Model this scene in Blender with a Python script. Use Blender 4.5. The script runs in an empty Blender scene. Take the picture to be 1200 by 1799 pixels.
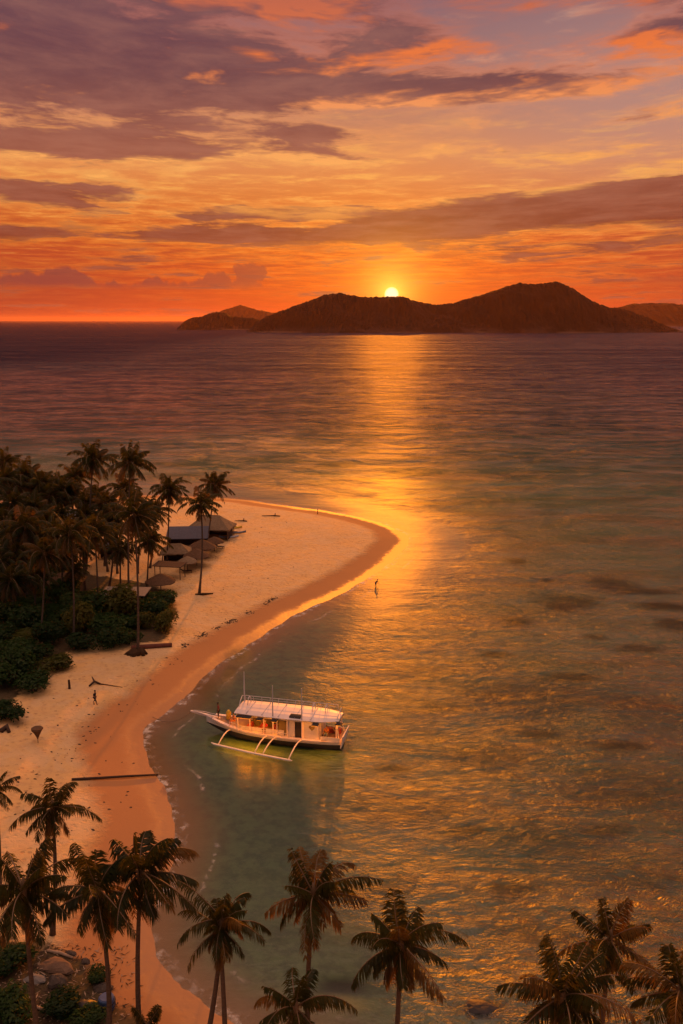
import bpy, math, random
import numpy as np
from mathutils import Vector, Matrix, Euler

R = math.radians
scene = bpy.context.scene
COL = scene.collection
random.seed(7)

# ------------------------------------------------------------------ camera
CAM_H, PITCH = 45.0, R(12.19)
cd = bpy.data.cameras.new('camera')
cd.sensor_fit = 'VERTICAL'
cd.angle_y = R(60)
cd.clip_start, cd.clip_end = 0.5, 200000
cam = bpy.data.objects.new('camera', cd)
cam.location = (0, 0, CAM_H)
cam.rotation_euler = (R(90) - PITCH, 0, 0)
COL.objects.link(cam)
scene.camera = cam

scene.view_settings.view_transform = 'Standard'
scene.view_settings.look = 'None'
scene.view_settings.exposure = 0.0
scene.view_settings.gamma = 1.0
scene.view_settings.use_curve_mapping = False
scene.cycles.use_denoising = True
scene.cycles.max_bounces = 8
scene.cycles.diffuse_bounces = 3
scene.cycles.glossy_bounces = 3
scene.cycles.transparent_max_bounces = 16
scene.cycles.volume_bounces = 0
scene.cycles.sample_clamp_indirect = 4.0
scene.cycles.sample_clamp_direct = 1.25

# ------------------------------------------------------------------ small helpers
def lin(r, g=None, b=None):
    if g is None:
        r, g, b = r
    def f(c):
        c /= 255.0
        return c / 12.92 if c <= 0.04045 else ((c + 0.055) / 1.055) ** 2.4
    return (f(r), f(g), f(b), 1.0)

class Sh:
    """tiny expression layer over shader nodes"""
    def __init__(self, nt):
        self.nt = nt
    def n(self, t, **kw):
        x = self.nt.nodes.new(t)
        for k, v in kw.items():
            setattr(x, k, v)
        return x
    def put(self, sock, v):
        if hasattr(v, 'is_output') or isinstance(v, bpy.types.NodeSocket):
            self.nt.links.new(v, sock)
        else:
            sock.default_value = v
    def m(self, op, a, b=None, c=None, clamp=False):
        x = self.n('ShaderNodeMath', operation=op, use_clamp=clamp)
        for i, v in enumerate((a, b, c)):
            if v is not None:
                self.put(x.inputs[i], v)
        return x.outputs[0]
    def add(self, *a):
        r = a[0]
        for v in a[1:]:
            r = self.m('ADD', r, v)
        return r
    def mul(self, *a):
        r = a[0]
        for v in a[1:]:
            r = self.m('MULTIPLY', r, v)
        return r
    def sub(self, a, b): return self.m('SUBTRACT', a, b)
    def div(self, a, b): return self.m('DIVIDE', a, b)
    def step(self, v, lo, hi, t0=0.0, t1=1.0):
        x = self.n('ShaderNodeMapRange', interpolation_type='SMOOTHSTEP')
        self.put(x.inputs['Value'], v)
        self.put(x.inputs['From Min'], lo); self.put(x.inputs['From Max'], hi)
        self.put(x.inputs['To Min'], t0); self.put(x.inputs['To Max'], t1)
        return x.outputs[0]
    def lerp(self, v, lo, hi, t0=0.0, t1=1.0):
        x = self.n('ShaderNodeMapRange')
        self.put(x.inputs['Value'], v)
        self.put(x.inputs['From Min'], lo); self.put(x.inputs['From Max'], hi)
        self.put(x.inputs['To Min'], t0); self.put(x.inputs['To Max'], t1)
        return x.outputs[0]
    def gauss(self, v, c, s):
        d = self.div(self.sub(v, c), s)
        return self.m('EXPONENT', self.mul(self.mul(d, d), -1.0))
    def vec(self, x, y, z=0.0):
        c = self.n('ShaderNodeCombineXYZ')
        for i, v in enumerate((x, y, z)):
            self.put(c.inputs[i], v)
        return c.outputs[0]
    def xyz(self, v):
        s = self.n('ShaderNodeSeparateXYZ')
        self.put(s.inputs[0], v)
        return s.outputs
    def noise(self, vec, scale, detail=4.0, rough=0.55, dist=0.0, col=False):
        x = self.n('ShaderNodeTexNoise')
        self.put(x.inputs['Vector'], vec)
        x.inputs['Scale'].default_value = scale
        x.inputs['Detail'].default_value = detail
        x.inputs['Roughness'].default_value = rough
        x.inputs['Distortion'].default_value = dist
        return x.outputs['Color' if col else 'Fac']
    def ramp(self, v, stops, interp='LINEAR'):
        x = self.n('ShaderNodeValToRGB')
        e = x.color_ramp
        e.interpolation = interp
        while len(e.elements) < len(stops):
            e.elements.new(0.5)
        for el, (p, c) in zip(e.elements, stops):
            el.position = p
            el.color = c if len(c) == 4 else (*c, 1)
        self.put(x.inputs[0], v)
        return x.outputs[0]
    def mix(self, f, a, b, mode='MIX'):
        x = self.n('ShaderNodeMix', data_type='RGBA', blend_type=mode)
        self.put(x.inputs[0], f)
        self.put(x.inputs[6], a if not isinstance(a, tuple) else (a if len(a) == 4 else (*a, 1)))
        self.put(x.inputs[7], b if not isinstance(b, tuple) else (b if len(b) == 4 else (*b, 1)))
        return x.outputs[2]
    def attr(self, name):
        return self.n('ShaderNodeAttribute', attribute_name=name).outputs['Fac']

# ------------------------------------------------------------------ world: sunset sky
SUN_AZ = math.atan2((688 - 600) / 1558.0, math.cos(PITCH) + (899.5 - 514) / 1558.0 * math.sin(PITCH))
SUN_EL_SEEN = R(1.60)
SUN_EL = R(9.0)
world = bpy.data.worlds.new('World')
scene.world = world
world.use_nodes = True
wt = world.node_tree
wt.nodes.clear()
S = Sh(wt)
tc = S.n('ShaderNodeTexCoord').outputs['Generated']
dx, dy, dz = S.xyz(tc)
az = S.m('ARCTAN2', dx, dy)
el = S.m('ARCSINE', dz)
elp = S.m('MAXIMUM', el, 0.0)

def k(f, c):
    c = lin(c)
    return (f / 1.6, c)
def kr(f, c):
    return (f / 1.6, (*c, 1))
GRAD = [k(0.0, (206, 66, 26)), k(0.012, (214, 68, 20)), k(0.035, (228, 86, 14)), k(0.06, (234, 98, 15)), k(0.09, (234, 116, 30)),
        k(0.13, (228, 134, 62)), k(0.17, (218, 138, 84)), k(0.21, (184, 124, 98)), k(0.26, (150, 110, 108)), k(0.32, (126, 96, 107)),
        kr(0.45, (0.17, 0.095, 0.10)), kr(0.7, (0.40, 0.22, 0.17)), kr(0.95, (1.42, 0.78, 0.57)), kr(1.5, (1.72, 0.96, 0.73))]  # uppermost stops lie out of view, raised to light sand and boat
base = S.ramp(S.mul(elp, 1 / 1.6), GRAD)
# redder and duller away from the sun along the horizon
side = S.step(S.m('ABSOLUTE', S.sub(az, SUN_AZ)), 0.05, 0.42)
low = S.step(el, 0.17, 0.0)
base = S.mix(S.mul(side, low, 0.95), base, lin(156, 56, 40))
# upper right is greyer
base = S.mix(S.mul(S.step(az, 0.0, 0.35), S.gauss(el, 0.22, 0.09), 0.65), base, lin(178, 138, 130))
# glow round the sun
cosv = S.n('ShaderNodeVectorMath', operation='DOT_PRODUCT')
S.put(cosv.inputs[0], tc)
cosv.inputs[1].default_value = (math.sin(SUN_AZ) * math.cos(SUN_EL_SEEN), math.cos(SUN_AZ) * math.cos(SUN_EL_SEEN), math.sin(SUN_EL_SEEN))
ang = S.m('ARCCOSINE', S.m('MINIMUM', cosv.outputs['Value'], 1.0))
glow1 = S.m('EXPONENT', S.mul(ang, -1 / 0.016))
glow2 = S.m('EXPONENT', S.mul(ang, -1 / 0.055))
# glow is drawn out sideways in the low air
da = S.sub(az, SUN_AZ)
aniso = S.m('SQRT', S.add(S.mul(da, da, 0.25), S.m('POWER', S.sub(el, SUN_EL_SEEN + 0.02), 2.0)))
glow3 = S.m('EXPONENT', S.mul(aniso, -1 / 0.035))

# cloud deck coordinates (planar perspective of a high layer)
inv = S.div(1.0, S.add(elp, 0.13))
cx = S.mul(az, inv)
cv = S.vec(S.mul(cx, 0.62), inv, 0.0)
warp = S.noise(cv, 1.7, 3, col=True)
wv = S.n('ShaderNodeVectorMath', operation='MULTIPLY_ADD')
S.put(wv.inputs[0], warp); wv.inputs[1].default_value = (0.28, 0.22, 0.0); S.put(wv.inputs[2], cv)
wv = wv.outputs[0]
def shifted(v, o):
    a = S.n('ShaderNodeVectorMath', operation='ADD')
    S.put(a.inputs[0], v); a.inputs[1].default_value = o
    return a.outputs[0]
nA = S.noise(shifted(wv, (3.1, 0.7, 0.0)), 2.3, 8, 0.62)
nA2 = S.noise(shifted(wv, (3.1, 0.82, 0.0)), 2.3, 5, 0.6)           # same field, a little lower in the sky: lit undersides
nB = S.noise(shifted(wv, (9.0, 2.0, 4.0)), 5.5, 8, 0.65)
def patch(a0, e0, sa, se, tilt=0.0):
    e = S.sub(el, S.mul(S.sub(az, a0), tilt)) if tilt else el
    return S.mul(S.gauss(az, a0, sa), S.gauss(e, e0, se))
cover = S.add(
    S.mul(patch(-0.30, 0.245, 0.22, 0.050), 0.30),
    S.mul(patch(-0.05, 0.225, 0.16, 0.022), 0.20),
    S.mul(patch(-0.25, 0.305, 0.35, 0.022), 0.12),
    S.mul(patch(0.02, 0.275, 0.12, 0.02), 0.08),
    S.mul(patch(0.16, 0.232, 0.14, 0.013), 0.17),
    S.mul(patch(0.36, 0.29, 0.12, 0.022), 0.14),
    S.mul(patch(-0.30, 0.172, 0.16, 0.011), 0.20),
    S.mul(patch(-0.03, 0.192, 0.05, 0.008), 0.20),
    S.mul(patch(-0.33, 0.128, 0.15, 0.014), 0.21),
    S.mul(patch(-0.12, 0.108, 0.10, 0.008), 0.17),
    S.mul(patch(0.12, 0.106, 0.15, 0.012, 0.05), 0.48),
    S.mul(patch(0.33, 0.122, 0.12, 0.017, 0.08), 0.8),
    S.mul(patch(-0.28, 0.088, 0.18, 0.006), 0.16),
    S.mul(patch(0.22, 0.075, 0.22, 0.006), 0.12),
    S.mul(patch(0.03, 0.088, 0.14, 0.004), 0.13),
    S.mul(patch(0.27, 0.183, 0.12, 0.010), -0.10),
    S.mul(patch(0.0, 0.15, 0.15, 0.015), -0.10),
    -0.07)
cover = S.add(cover, S.mul(S.sub(nB, 0.5), 0.36))
cov = S.add(nA, cover)
cov2 = S.add(nA2, cover)
dens = S.step(cov, 0.47, 0.575)
thin = S.step(cov, 0.36, 0.54)
under = S.m('MAXIMUM', S.sub(S.step(cov, 0.42, 0.60), S.step(cov2, 0.42, 0.60)), 0.0)
streak = S.noise(S.vec(S.mul(cx, 1.3), S.mul(inv, 3.0), 7.0), 3.0, 8, 0.68, 0.25)
# gold streaks through the middle of the sky
gold = S.mul(S.step(streak, 0.50, 0.70), S.gauss(el, 0.135, 0.07))
base = S.mix(S.mul(gold, 0.65), base, lin(252, 180, 86))
thinlow = S.mul(S.step(streak, 0.58, 0.40), S.gauss(el, 0.075, 0.05))
base = S.mix(S.mul(thinlow, 0.75), base, lin(168, 64, 36))
# lilac gaps high up
base = S.mix(S.mul(S.step(nB, 0.52, 0.72), S.step(el, 0.17, 0.26), 0.45), base, lin(226, 170, 140))
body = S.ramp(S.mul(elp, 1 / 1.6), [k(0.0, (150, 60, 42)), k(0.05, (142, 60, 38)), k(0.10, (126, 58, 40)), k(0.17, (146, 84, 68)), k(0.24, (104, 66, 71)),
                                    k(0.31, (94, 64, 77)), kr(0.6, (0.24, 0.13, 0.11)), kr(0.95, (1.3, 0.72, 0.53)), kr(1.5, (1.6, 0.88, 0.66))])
body = S.mix(S.mul(S.step(nB, 0.35, 0.7), 0.45), body, S.mix(0.5, body, lin(206, 138, 110)))
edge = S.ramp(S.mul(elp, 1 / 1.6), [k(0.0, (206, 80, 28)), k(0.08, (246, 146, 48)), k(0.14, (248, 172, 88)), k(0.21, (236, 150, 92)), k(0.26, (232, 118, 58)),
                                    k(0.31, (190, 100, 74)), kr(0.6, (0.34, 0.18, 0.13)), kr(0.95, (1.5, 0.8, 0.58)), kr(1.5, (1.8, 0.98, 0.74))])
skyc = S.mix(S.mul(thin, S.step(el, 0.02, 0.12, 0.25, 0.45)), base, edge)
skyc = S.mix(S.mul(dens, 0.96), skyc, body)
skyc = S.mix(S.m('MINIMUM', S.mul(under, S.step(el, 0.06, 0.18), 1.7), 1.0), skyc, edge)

# low cumulus bank with a flat foot and lumpy tops
def bank(a0, a1, foot, hgt, seed):
    prof = S.noise(S.vec(S.mul(az, 1.0), seed, 0.0), 14.0, 4, 0.6)
    puff = S.noise(S.vec(az, S.mul(el, 1.3), seed), 55.0, 5, 0.6)
    env = S.mul(S.step(az, a0 - 0.03, a0 + 0.06), S.step(az, a1 + 0.035, a1 - 0.05))
    top = S.add(foot, S.mul(S.step(prof, 0.36, 0.64), env, hgt), S.mul(S.sub(puff, 0.5), 0.013))
    up = S.step(S.sub(top, el), -0.0012, 0.0035)
    dn = S.step(S.add(el, S.mul(S.sub(puff, 0.5), 0.006)), foot - 0.006, foot + 0.004)
    return S.mul(up, dn, env)
bk = S.m('MAXIMUM', bank(-0.42, -0.06, 0.036, 0.019, 2.3), S.mul(bank(0.30, 0.40, 0.0395, 0.013, 8.1), 0.8))
peak = S.noise(S.vec(az, S.mul(el, 1.2), 5.0), 48.0, 5, 0.6)
pk = S.step(S.add(S.m('POWER', S.div(S.add(az, 0.098), 0.021), 2.0), S.m('POWER', S.div(S.sub(el, 0.052), 0.0125), 2.0), S.mul(S.sub(peak, 0.5), 3.4)), 1.0, 0.6)
bk = S.m('MAXIMUM', bk, pk)
skyc = S.mix(S.mul(bk, 0.80), skyc, S.mix(S.step(az, -0.30, -0.05), lin(128, 60, 56), lin(158, 70, 46)))
# sun glow over everything
def addc(a, f, c):
    return S.mix(f, a, c, 'ADD')
skyc = addc(skyc, S.mul(glow2, 0.5), (0.75, 0.24, 0.0))
skyc = addc(skyc, S.mul(glow3, 0.28), (0.9, 0.33, 0.01))
skyc = addc(skyc, S.mul(glow1, 1.2), (1.0, 0.72, 0.10))
disc = S.step(ang, 0.0082, 0.0030)
skyc = addc(skyc, disc, (6.0, 5.2, 3.2))
# the sky behind the camera, away from the sunset, is dusky blue-grey
back = S.mul(S.step(dy, 0.35, -0.35), S.step(el, 1.1, 0.6))
skyc = S.mix(back, skyc, (0.15, 0.13, 0.14))
# below the horizon
skyc = S.mix(S.step(el, 0.0, -0.03), skyc, lin(70, 44, 46))
nish = S.n('ShaderNodeTexSky', sky_type='NISHITA', sun_disc=False, sun_elevation=SUN_EL, sun_rotation=SUN_AZ)
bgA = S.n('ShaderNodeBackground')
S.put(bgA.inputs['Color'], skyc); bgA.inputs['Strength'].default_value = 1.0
bgB = S.n('ShaderNodeBackground')
S.put(bgB.inputs['Color'], S.mix(1.0, nish.outputs[0], (0.010, 0.010, 0.012), 'MULTIPLY')); bgB.inputs['Strength'].default_value = 0.05
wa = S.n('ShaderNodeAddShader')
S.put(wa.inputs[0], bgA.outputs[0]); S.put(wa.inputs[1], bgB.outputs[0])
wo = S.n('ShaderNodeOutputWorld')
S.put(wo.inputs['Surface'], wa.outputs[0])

# ------------------------------------------------------------------ sun lamp
sl = bpy.data.lights.new('sun', 'SUN')
sl.energy = 3.6
sl.angle = R(0.55)
sl.color = (1.0, 0.255, 0.010)
so = bpy.data.objects.new('sun', sl)
so.rotation_euler = Vector((math.sin(SUN_AZ) * math.cos(SUN_EL), math.cos(SUN_AZ) * math.cos(SUN_EL), math.sin(SUN_EL))).to_track_quat('Z', 'Y').to_euler()
so.location = (8, 140, 60)
COL.objects.link(so)

# ------------------------------------------------------------------ photo pixels (1200x1799) -> points of the place
FPX = 1558.0
SP, CP = math.sin(PITCH), math.cos(PITCH)
def ray(px, py):
    u, v = (px - 600) / FPX, (899.5 - py) / FPX
    return Vector((u, CP + v * SP, -SP + v * CP))
def at_z(px, py, z=0.0):
    d = ray(px, py)
    t = (z - CAM_H) / d.z
    return Vector((d.x * t, d.y * t, z))
def at_y(px, py, y):
    d = ray(px, py)
    t = y / d.y
    return Vector((d.x * t, y, CAM_H + d.z * t))

def tag(o, label=None, cat=None, group=None, kind=None):
    if label: o['label'] = label
    if cat: o['category'] = cat
    if group: o['group'] = group
    if kind: o['kind'] = kind
    return o

class MB:
    """collects shapes for ONE mesh"""
    def __init__(self):
        self.v, self.f, self.mi, self.cur = [], [], [], 0
    def add(self, vs, fs):
        b = len(self.v)
        self.v.extend([tuple(p) for p in vs])
        self.f.extend([tuple(i + b for i in q) for q in fs])
        self.mi.extend([self.cur] * len(fs))
    def box(self, c, s, rot=None):
        x, y, z = s[0] / 2, s[1] / 2, s[2] / 2
        vs = [Vector(p) for p in ((-x, -y, -z), (x, -y, -z), (x, y, -z), (-x, y, -z), (-x, -y, z), (x, -y, z), (x, y, z), (-x, y, z))]
        if rot is not None:
            vs = [rot @ p for p in vs]
        c = Vector(c)
        self.add([p + c for p in vs], [(0, 3, 2, 1), (4, 5, 6, 7), (0, 1, 5, 4), (1, 2, 6, 5), (2, 3, 7, 6), (3, 0, 4, 7)])
        return self
    def tube(self, pts, rad, n=6, cap=True):
        pts = [Vector(p) for p in pts]
        if not hasattr(rad, '__len__'):
            rad = [rad] * len(pts)
        vs, fs = [], []
        prev = None
        for i, p in enumerate(pts):
            t = (pts[min(i + 1, len(pts) - 1)] - pts[max(i - 1, 0)]).normalized()
            if prev is None:
                a = t.orthogonal().normalized()
            else:
                a = (prev - t * prev.dot(t))
                a = a.normalized() if a.length > 1e-6 else t.orthogonal().normalized()
            prev = a
            b = t.cross(a)
            for j in range(n):
                q = 2 * math.pi * j / n
                vs.append(p + (a * math.cos(q) + b * math.sin(q)) * rad[i])
        for i in range(len(pts) - 1):
            for j in range(n):
                fs.append((i * n + j, i * n + (j + 1) % n, (i + 1) * n + (j + 1) % n, (i + 1) * n + j))
        if cap:
            fs.append(tuple(reversed(range(n))))
            fs.append(tuple(range((len(pts) - 1) * n, len(pts) * n)))
        self.add(vs, fs)
        return self
    def rings(self, rings, close=True, cap=True):
        """skin a list of equal-length point rings"""
        n = len(rings[0])
        vs = [p for r in rings for p in r]
        fs = []
        for i in range(len(rings) - 1):
            for j in range(n if close else n - 1):
                fs.append((i * n + j, i * n + (j + 1) % n, (i + 1) * n + (j + 1) % n, (i + 1) * n + j))
        if cap:
            fs.append(tuple(reversed(range(n))))
            fs.append(tuple(range((len(rings) - 1) * n, len(rings) * n)))
        self.add(vs, fs)
        return self
    def mesh(self, name, mats, smooth=False):
        me = bpy.data.meshes.new(name)
        me.from_pydata(self.v, [], self.f)
        for m in (mats if isinstance(mats, (list, tuple)) else [mats]):
            me.materials.append(m)
        me.polygons.foreach_set('material_index', self.mi)
        if smooth:
            me.polygons.foreach_set('use_smooth', [True] * len(me.polygons))
        me.update()
        return me
    def build(self, name, mats, parent=None, smooth=False, loc=None):
        return link(name, self.mesh(name, mats, smooth), parent, loc)

def link(name, me, parent=None, loc=None):
    o = bpy.data.objects.new(name, me)
    COL.objects.link(o)
    if parent is not None:
        o.parent = parent
    if loc is not None:
        o.location = loc
    return o
def empty(name, loc=(0, 0, 0), rz=0.0):
    o = bpy.data.objects.new(name, None)
    o.empty_display_size = 0.3
    o.location = loc
    o.rotation_euler = (0, 0, rz)
    COL.objects.link(o)
    return o
def copy_tree(o, parent=None):
    c = o.copy()
    COL.objects.link(c)
    if parent is not None:
        c.parent = parent
    for ch in [x for x in o.children]:
        copy_tree(ch, c)
    return c

def material(name):
    m = bpy.data.materials.new(name)
    m.use_nodes = True
    m.node_tree.nodes.clear()
    s = Sh(m.node_tree)
    out = s.n('ShaderNodeOutputMaterial')
    return m, s, out
def paint(name, col, rough=0.6, var=0.15, scale=3.0, spec=0.3, bump=0.0, bscale=20.0, stretch=(1, 1, 1)):
    """weathered paint / wood / cloth: colour mottled by two noises, optional bump"""
    m, s, out = material(name)
    p = s.n('ShaderNodeBsdfPrincipled')
    tcx = s.n('ShaderNodeTexCoord').outputs['Object']
    mp = s.n('ShaderNodeMapping')
    s.put(mp.inputs[0], tcx); mp.inputs['Scale'].default_value = stretch
    a = s.noise(mp.outputs[0], scale, 5, 0.6)
    b = s.noise(mp.outputs[0], scale * 6, 4, 0.6)
    f = s.lerp(s.add(s.mul(a, 0.65), s.mul(b, 0.35)), 0.3, 0.7, 1 - var, 1 + var)
    s.put(p.inputs['Base Color'], s.mix(1.0, (*col, 1), s.vec(f, f, f), 'MULTIPLY'))
    p.inputs['Roughness'].default_value = rough
    p.inputs['Specular IOR Level'].default_value = spec
    if bump:
        bn = s.n('ShaderNodeBump')
        bn.inputs['Distance'].default_value = bump
        s.put(bn.inputs['Height'], s.noise(mp.outputs[0], bscale, 4, 0.6))
        s.put(p.inputs['Normal'], bn.outputs[0])
    s.put(out.inputs['Surface'], p.outputs[0])
    return m

# ------------------------------------------------------------------ shoreline and terrain height
SHORE_PX = [(1900, 1835), (1500, 1885), (1250, 1912), (1000, 1925), (800, 1915), (640, 1890), (520, 1850), (440, 1815), (370, 1775), (318, 1735), (284, 1690), (272, 1640),
            (280, 1560), (300, 1490), (305, 1440), (294, 1400), (278, 1366), (262, 1338), (250, 1305), (254, 1280), (280, 1258), (318, 1232),
            (352, 1198), (384, 1168), (425, 1138), (480, 1103), (540, 1070), (600, 1044), (650, 1014), (694, 980), (716, 955), (708, 936),
            (664, 917), (610, 904), (545, 894), (480, 885), (420, 877), (360, 873), (280, 870), (180, 871), (80, 875), (-60, 884), (-300, 905), (-700, 960)]
def catmull(pts, n=8):
    out = []
    for i in range(len(pts) - 1):
        p0, p1, p2, p3 = pts[max(i - 1, 0)], pts[i], pts[i + 1], pts[min(i + 2, len(pts) - 1)]
        for j in range(n):
            t = j / n
            out.append(0.5 * ((2 * p1) + (p2 - p0) * t + (2 * p0 - 5 * p1 + 4 * p2 - p3) * t * t + (3 * p1 - p0 - 3 * p2 + p3) * t ** 3))
    out.append(pts[-1])
    return out
shore = catmull([at_z(*p).xy for p in SHORE_PX], 8)
SHORE = np.array([(p.x, p.y) for p in shore])
POLY = np.vstack([SHORE, [(-400, 130), (-400, -300), (400, -300), (400, 40)]])

def seg_dist(P, A):
    d = np.full(len(P), 1e9)
    for a, b in zip(A[:-1], A[1:]):
        ab = b - a
        t = np.clip(((P - a) @ ab) / max(ab @ ab, 1e-9), 0, 1)
        d = np.minimum(d, np.hypot(P[:, 0] - a[0] - t * ab[0], P[:, 1] - a[1] - t * ab[1]))
    return d
def inside(P, A):
    x, y = P[:, 0], P[:, 1]
    r = np.zeros(len(P), bool)
    for (x0, y0), (x1, y1) in zip(A, np.roll(A, -1, 0)):
        if y0 == y1:
            continue
        c = ((y0 > y) != (y1 > y)) & (x < (x1 - x0) * (y - y0) / (y1 - y0) + x0)
        r ^= c
    return r
def wob(x, y, s):
    return (np.sin(x / s + 1.3) * np.cos(y / s * 1.17 - 0.4) + 0.6 * np.sin(x / s * 2.3 - y / s * 1.9 + 2.0) + 0.4 * np.sin(x / s * 4.1 + y / s * 3.3)) / 2.0
def signed(P):
    d = seg_dist(P, SHORE)
    s = np.where(inside(P, POLY), d, -d)
    return s + np.clip(1 - np.abs(s) / 30, 0, 1) * (0.5 * wob(P[:, 0], P[:, 1], 5.0) + 0.22 * wob(P[:, 0], P[:, 1], 1.6))
def height(P, s):
    x, y = P[:, 0], P[:, 1]
    land = np.interp(s, [0, 4, 9, 16, 40, 400], [0, 0.24, 0.75, 1.35, 1.75, 3.0])
    land = land + np.clip((s - 6) / 10, 0, 1) * (0.16 * wob(x, y, 7.0) + 0.06 * wob(x, y, 2.1))
    far = np.clip((np.hypot(x, y) - 260) / 500, 0, 1)
    sea = np.interp(-s, [0, 3, 10, 30, 90, 250], [0, 0.12, 0.5, 1.2, 2.4, 3.6]) + far * 14 + 0.25 * wob(x, y, 11.0) * np.clip(-s / 20, 0, 1)
    return np.where(s > 0, land, -sea)
def ground_z(x, y):
    i = min(max(int(np.searchsorted(gx, x)) - 1, 0), len(gx) - 2)
    j = min(max(int(np.searchsorted(gy, y)) - 1, 0), len(gy) - 2)
    u, v = (x - gx[i]) / (gx[i + 1] - gx[i]), (y - gy[j]) / (gy[j + 1] - gy[j])
    return float((GZ[j, i] * (1 - u) + GZ[j, i + 1] * u) * (1 - v) + (GZ[j + 1, i] * (1 - u) + GZ[j + 1, i + 1] * u) * v)
def on_ground(px, py, lift=0.0):
    """the point of the terrain seen at a pixel"""
    z = 1.2
    for _ in range(5):
        p = at_z(px, py, z)
        z = max(ground_z(p.x, p.y), 0.0)
    p = at_z(px, py, z)
    p.z = z + lift
    return p

def graded(lo, hi, step, far):
    a = list(np.arange(lo, hi + 1e-6, step))
    w, out = step, []
    x = hi
    while x < far:
        w *= 1.16
        x += w
        out.append(x)
    neg, x, w = [], lo, step
    while x > -far:
        w *= 1.16
        x -= w
        neg.append(x)
    return np.array(neg[::-1] + a + out)
gx = graded(-95, 75, 0.8, 60000)
gy = graded(36, 250, 0.8, 60000)
GX, GY = np.meshgrid(gx, gy)
GP = np.stack([GX.ravel(), GY.ravel()], 1)
near = (np.abs(GP[:, 0]) < 900) & (GP[:, 1] > -400) & (GP[:, 1] < 900)
GS = np.full(len(GP), -3000.0)
GS[near] = signed(GP[near])
far_n = ~near
GS[far_n] = np.where((GP[far_n, 1] < -200), 200, -3000.0)
GS[far_n & (GP[:, 1] < -200) & (np.abs(GP[:, 0]) > 380)] = -3000
GH = height(GP, GS)
GZ = GH.reshape(len(gy), len(gx))

def poly_mask(P, px_pts, soft):
    A = np.array([tuple(at_z(*p).xy) for p in px_pts])
    d = seg_dist(P, np.vstack([A, A[:1]]))
    s = np.where(inside(P, A), d, -d)
    s = s + 0.8 * wob(P[:, 0], P[:, 1], 2.2)
    return np.clip(s / soft + 0.5, 0, 1)
VEG1 = [(-300, 1320), (0, 1268), (34, 1240), (50, 1212), (100, 1192), (125, 1160), (200, 1146), (290, 1136), (312, 1098), (300, 1062), (270, 1040),
        (215, 1035), (150, 1022), (60, 1000), (-300, 1000)]
VEG2 = [(-200, 1640), (60, 1660), (150, 1690), (205, 1735), (240, 1790), (300, 1860), (-200, 1950)]
REEF_PX = [(1078, 1027, 46, 14), (1000, 1058, 60, 12), (985, 1066, 30, 8), (910, 986, 18, 6), (905, 1091, 30, 9), (1185, 1098, 36, 12), (1165, 1066, 50, 9), (1130, 1040, 60, 6), (418, 1152, 24, 16), (404, 1180, 12, 16),
           (845, 1768, 34, 14), (1150, 1250, 120, 40), (930, 1230, 120, 40), (980, 1480, 130, 46), (1090, 1540, 120, 30), (700, 1420, 110, 28),
           (640, 1560, 100, 26), (1100, 1380, 130, 34), (860, 1330, 90, 22), (780, 1240, 70, 14), (1045, 1120, 22, 6), (960, 1020, 14, 4), (1120, 1140, 40, 8), (870, 1150, 30, 6), (1010, 1190, 50, 9), (940, 1290, 44, 9), (1090, 1310, 56, 10), (820, 1460, 46, 10), (900, 1560, 50, 12), (1060, 1460, 60, 12), (690, 1350, 36, 8), (960, 1640, 100, 20), (600, 1730, 60, 16)]
def reef_mask(P):
    r = np.zeros(len(P))
    for px, py, w, h in REEF_PX:
        c = at_z(px, py)
        hw = (at_z(px + w, py) - c).x
        hh = abs((at_z(px, py - h) - c).y)
        q = ((P[:, 0] - c.x) / hw) ** 2 + ((P[:, 1] - c.y) / hh) ** 2
        amp = 0.55 if w > 60 else 1.0
        r = np.maximum(r, amp * np.clip(1.7 * np.exp(-q * 1.0) - 0.25 + 0.45 * wob(P[:, 0], P[:, 1], 1.6) * np.exp(-q * 0.7), 0, 1))
    return np.clip(r, 0, 1)

def grid_obj(name, Z, mats, keep=None, **attrs):
    nx, ny = len(gx), len(gy)
    idx = np.arange(nx * ny).reshape(ny, nx)
    F = np.stack([idx[:-1, :-1], idx[:-1, 1:], idx[1:, 1:], idx[1:, :-1]], -1).reshape(-1, 4)
    V = np.stack([GP[:, 0], GP[:, 1], Z], 1)
    me = bpy.data.meshes.new(name)
    me.vertices.add(len(V)); me.vertices.foreach_set('co', V.ravel())
    me.loops.add(F.size); me.loops.foreach_set('vertex_index', F.ravel())
    me.polygons.add(len(F)); me.polygons.foreach_set('loop_start', np.arange(0, F.size, 4))
    me.polygons.foreach_set('use_smooth', np.ones(len(F), bool))
    me.materials.append(mats)
    me.update(); me.validate()
    for k_, v_ in attrs.items():
        a = me.attributes.new(k_, 'FLOAT', 'POINT')
        a.data.foreach_set('value', v_.astype(np.float32))
    return tag(link(name, me), kind='structure')

nearP = GP[near]
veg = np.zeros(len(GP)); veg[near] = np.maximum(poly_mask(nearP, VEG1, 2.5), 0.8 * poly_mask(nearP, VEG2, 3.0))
CHOP = [(-500, 812), (0, 792), (250, 772), (480, 762), (640, 790), (705, 862), (745, 925), (752, 965), (712, 988), (690, 982), (705, 945), (660, 916), (545, 895), (420, 878), (0, 880), (-500, 905)]
chop = np.zeros(len(GP)); chop[near] = poly_mask(nearP, CHOP, 24.0)
reef = np.zeros(len(GP)); reef[near] = reef_mask(nearP)

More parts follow.
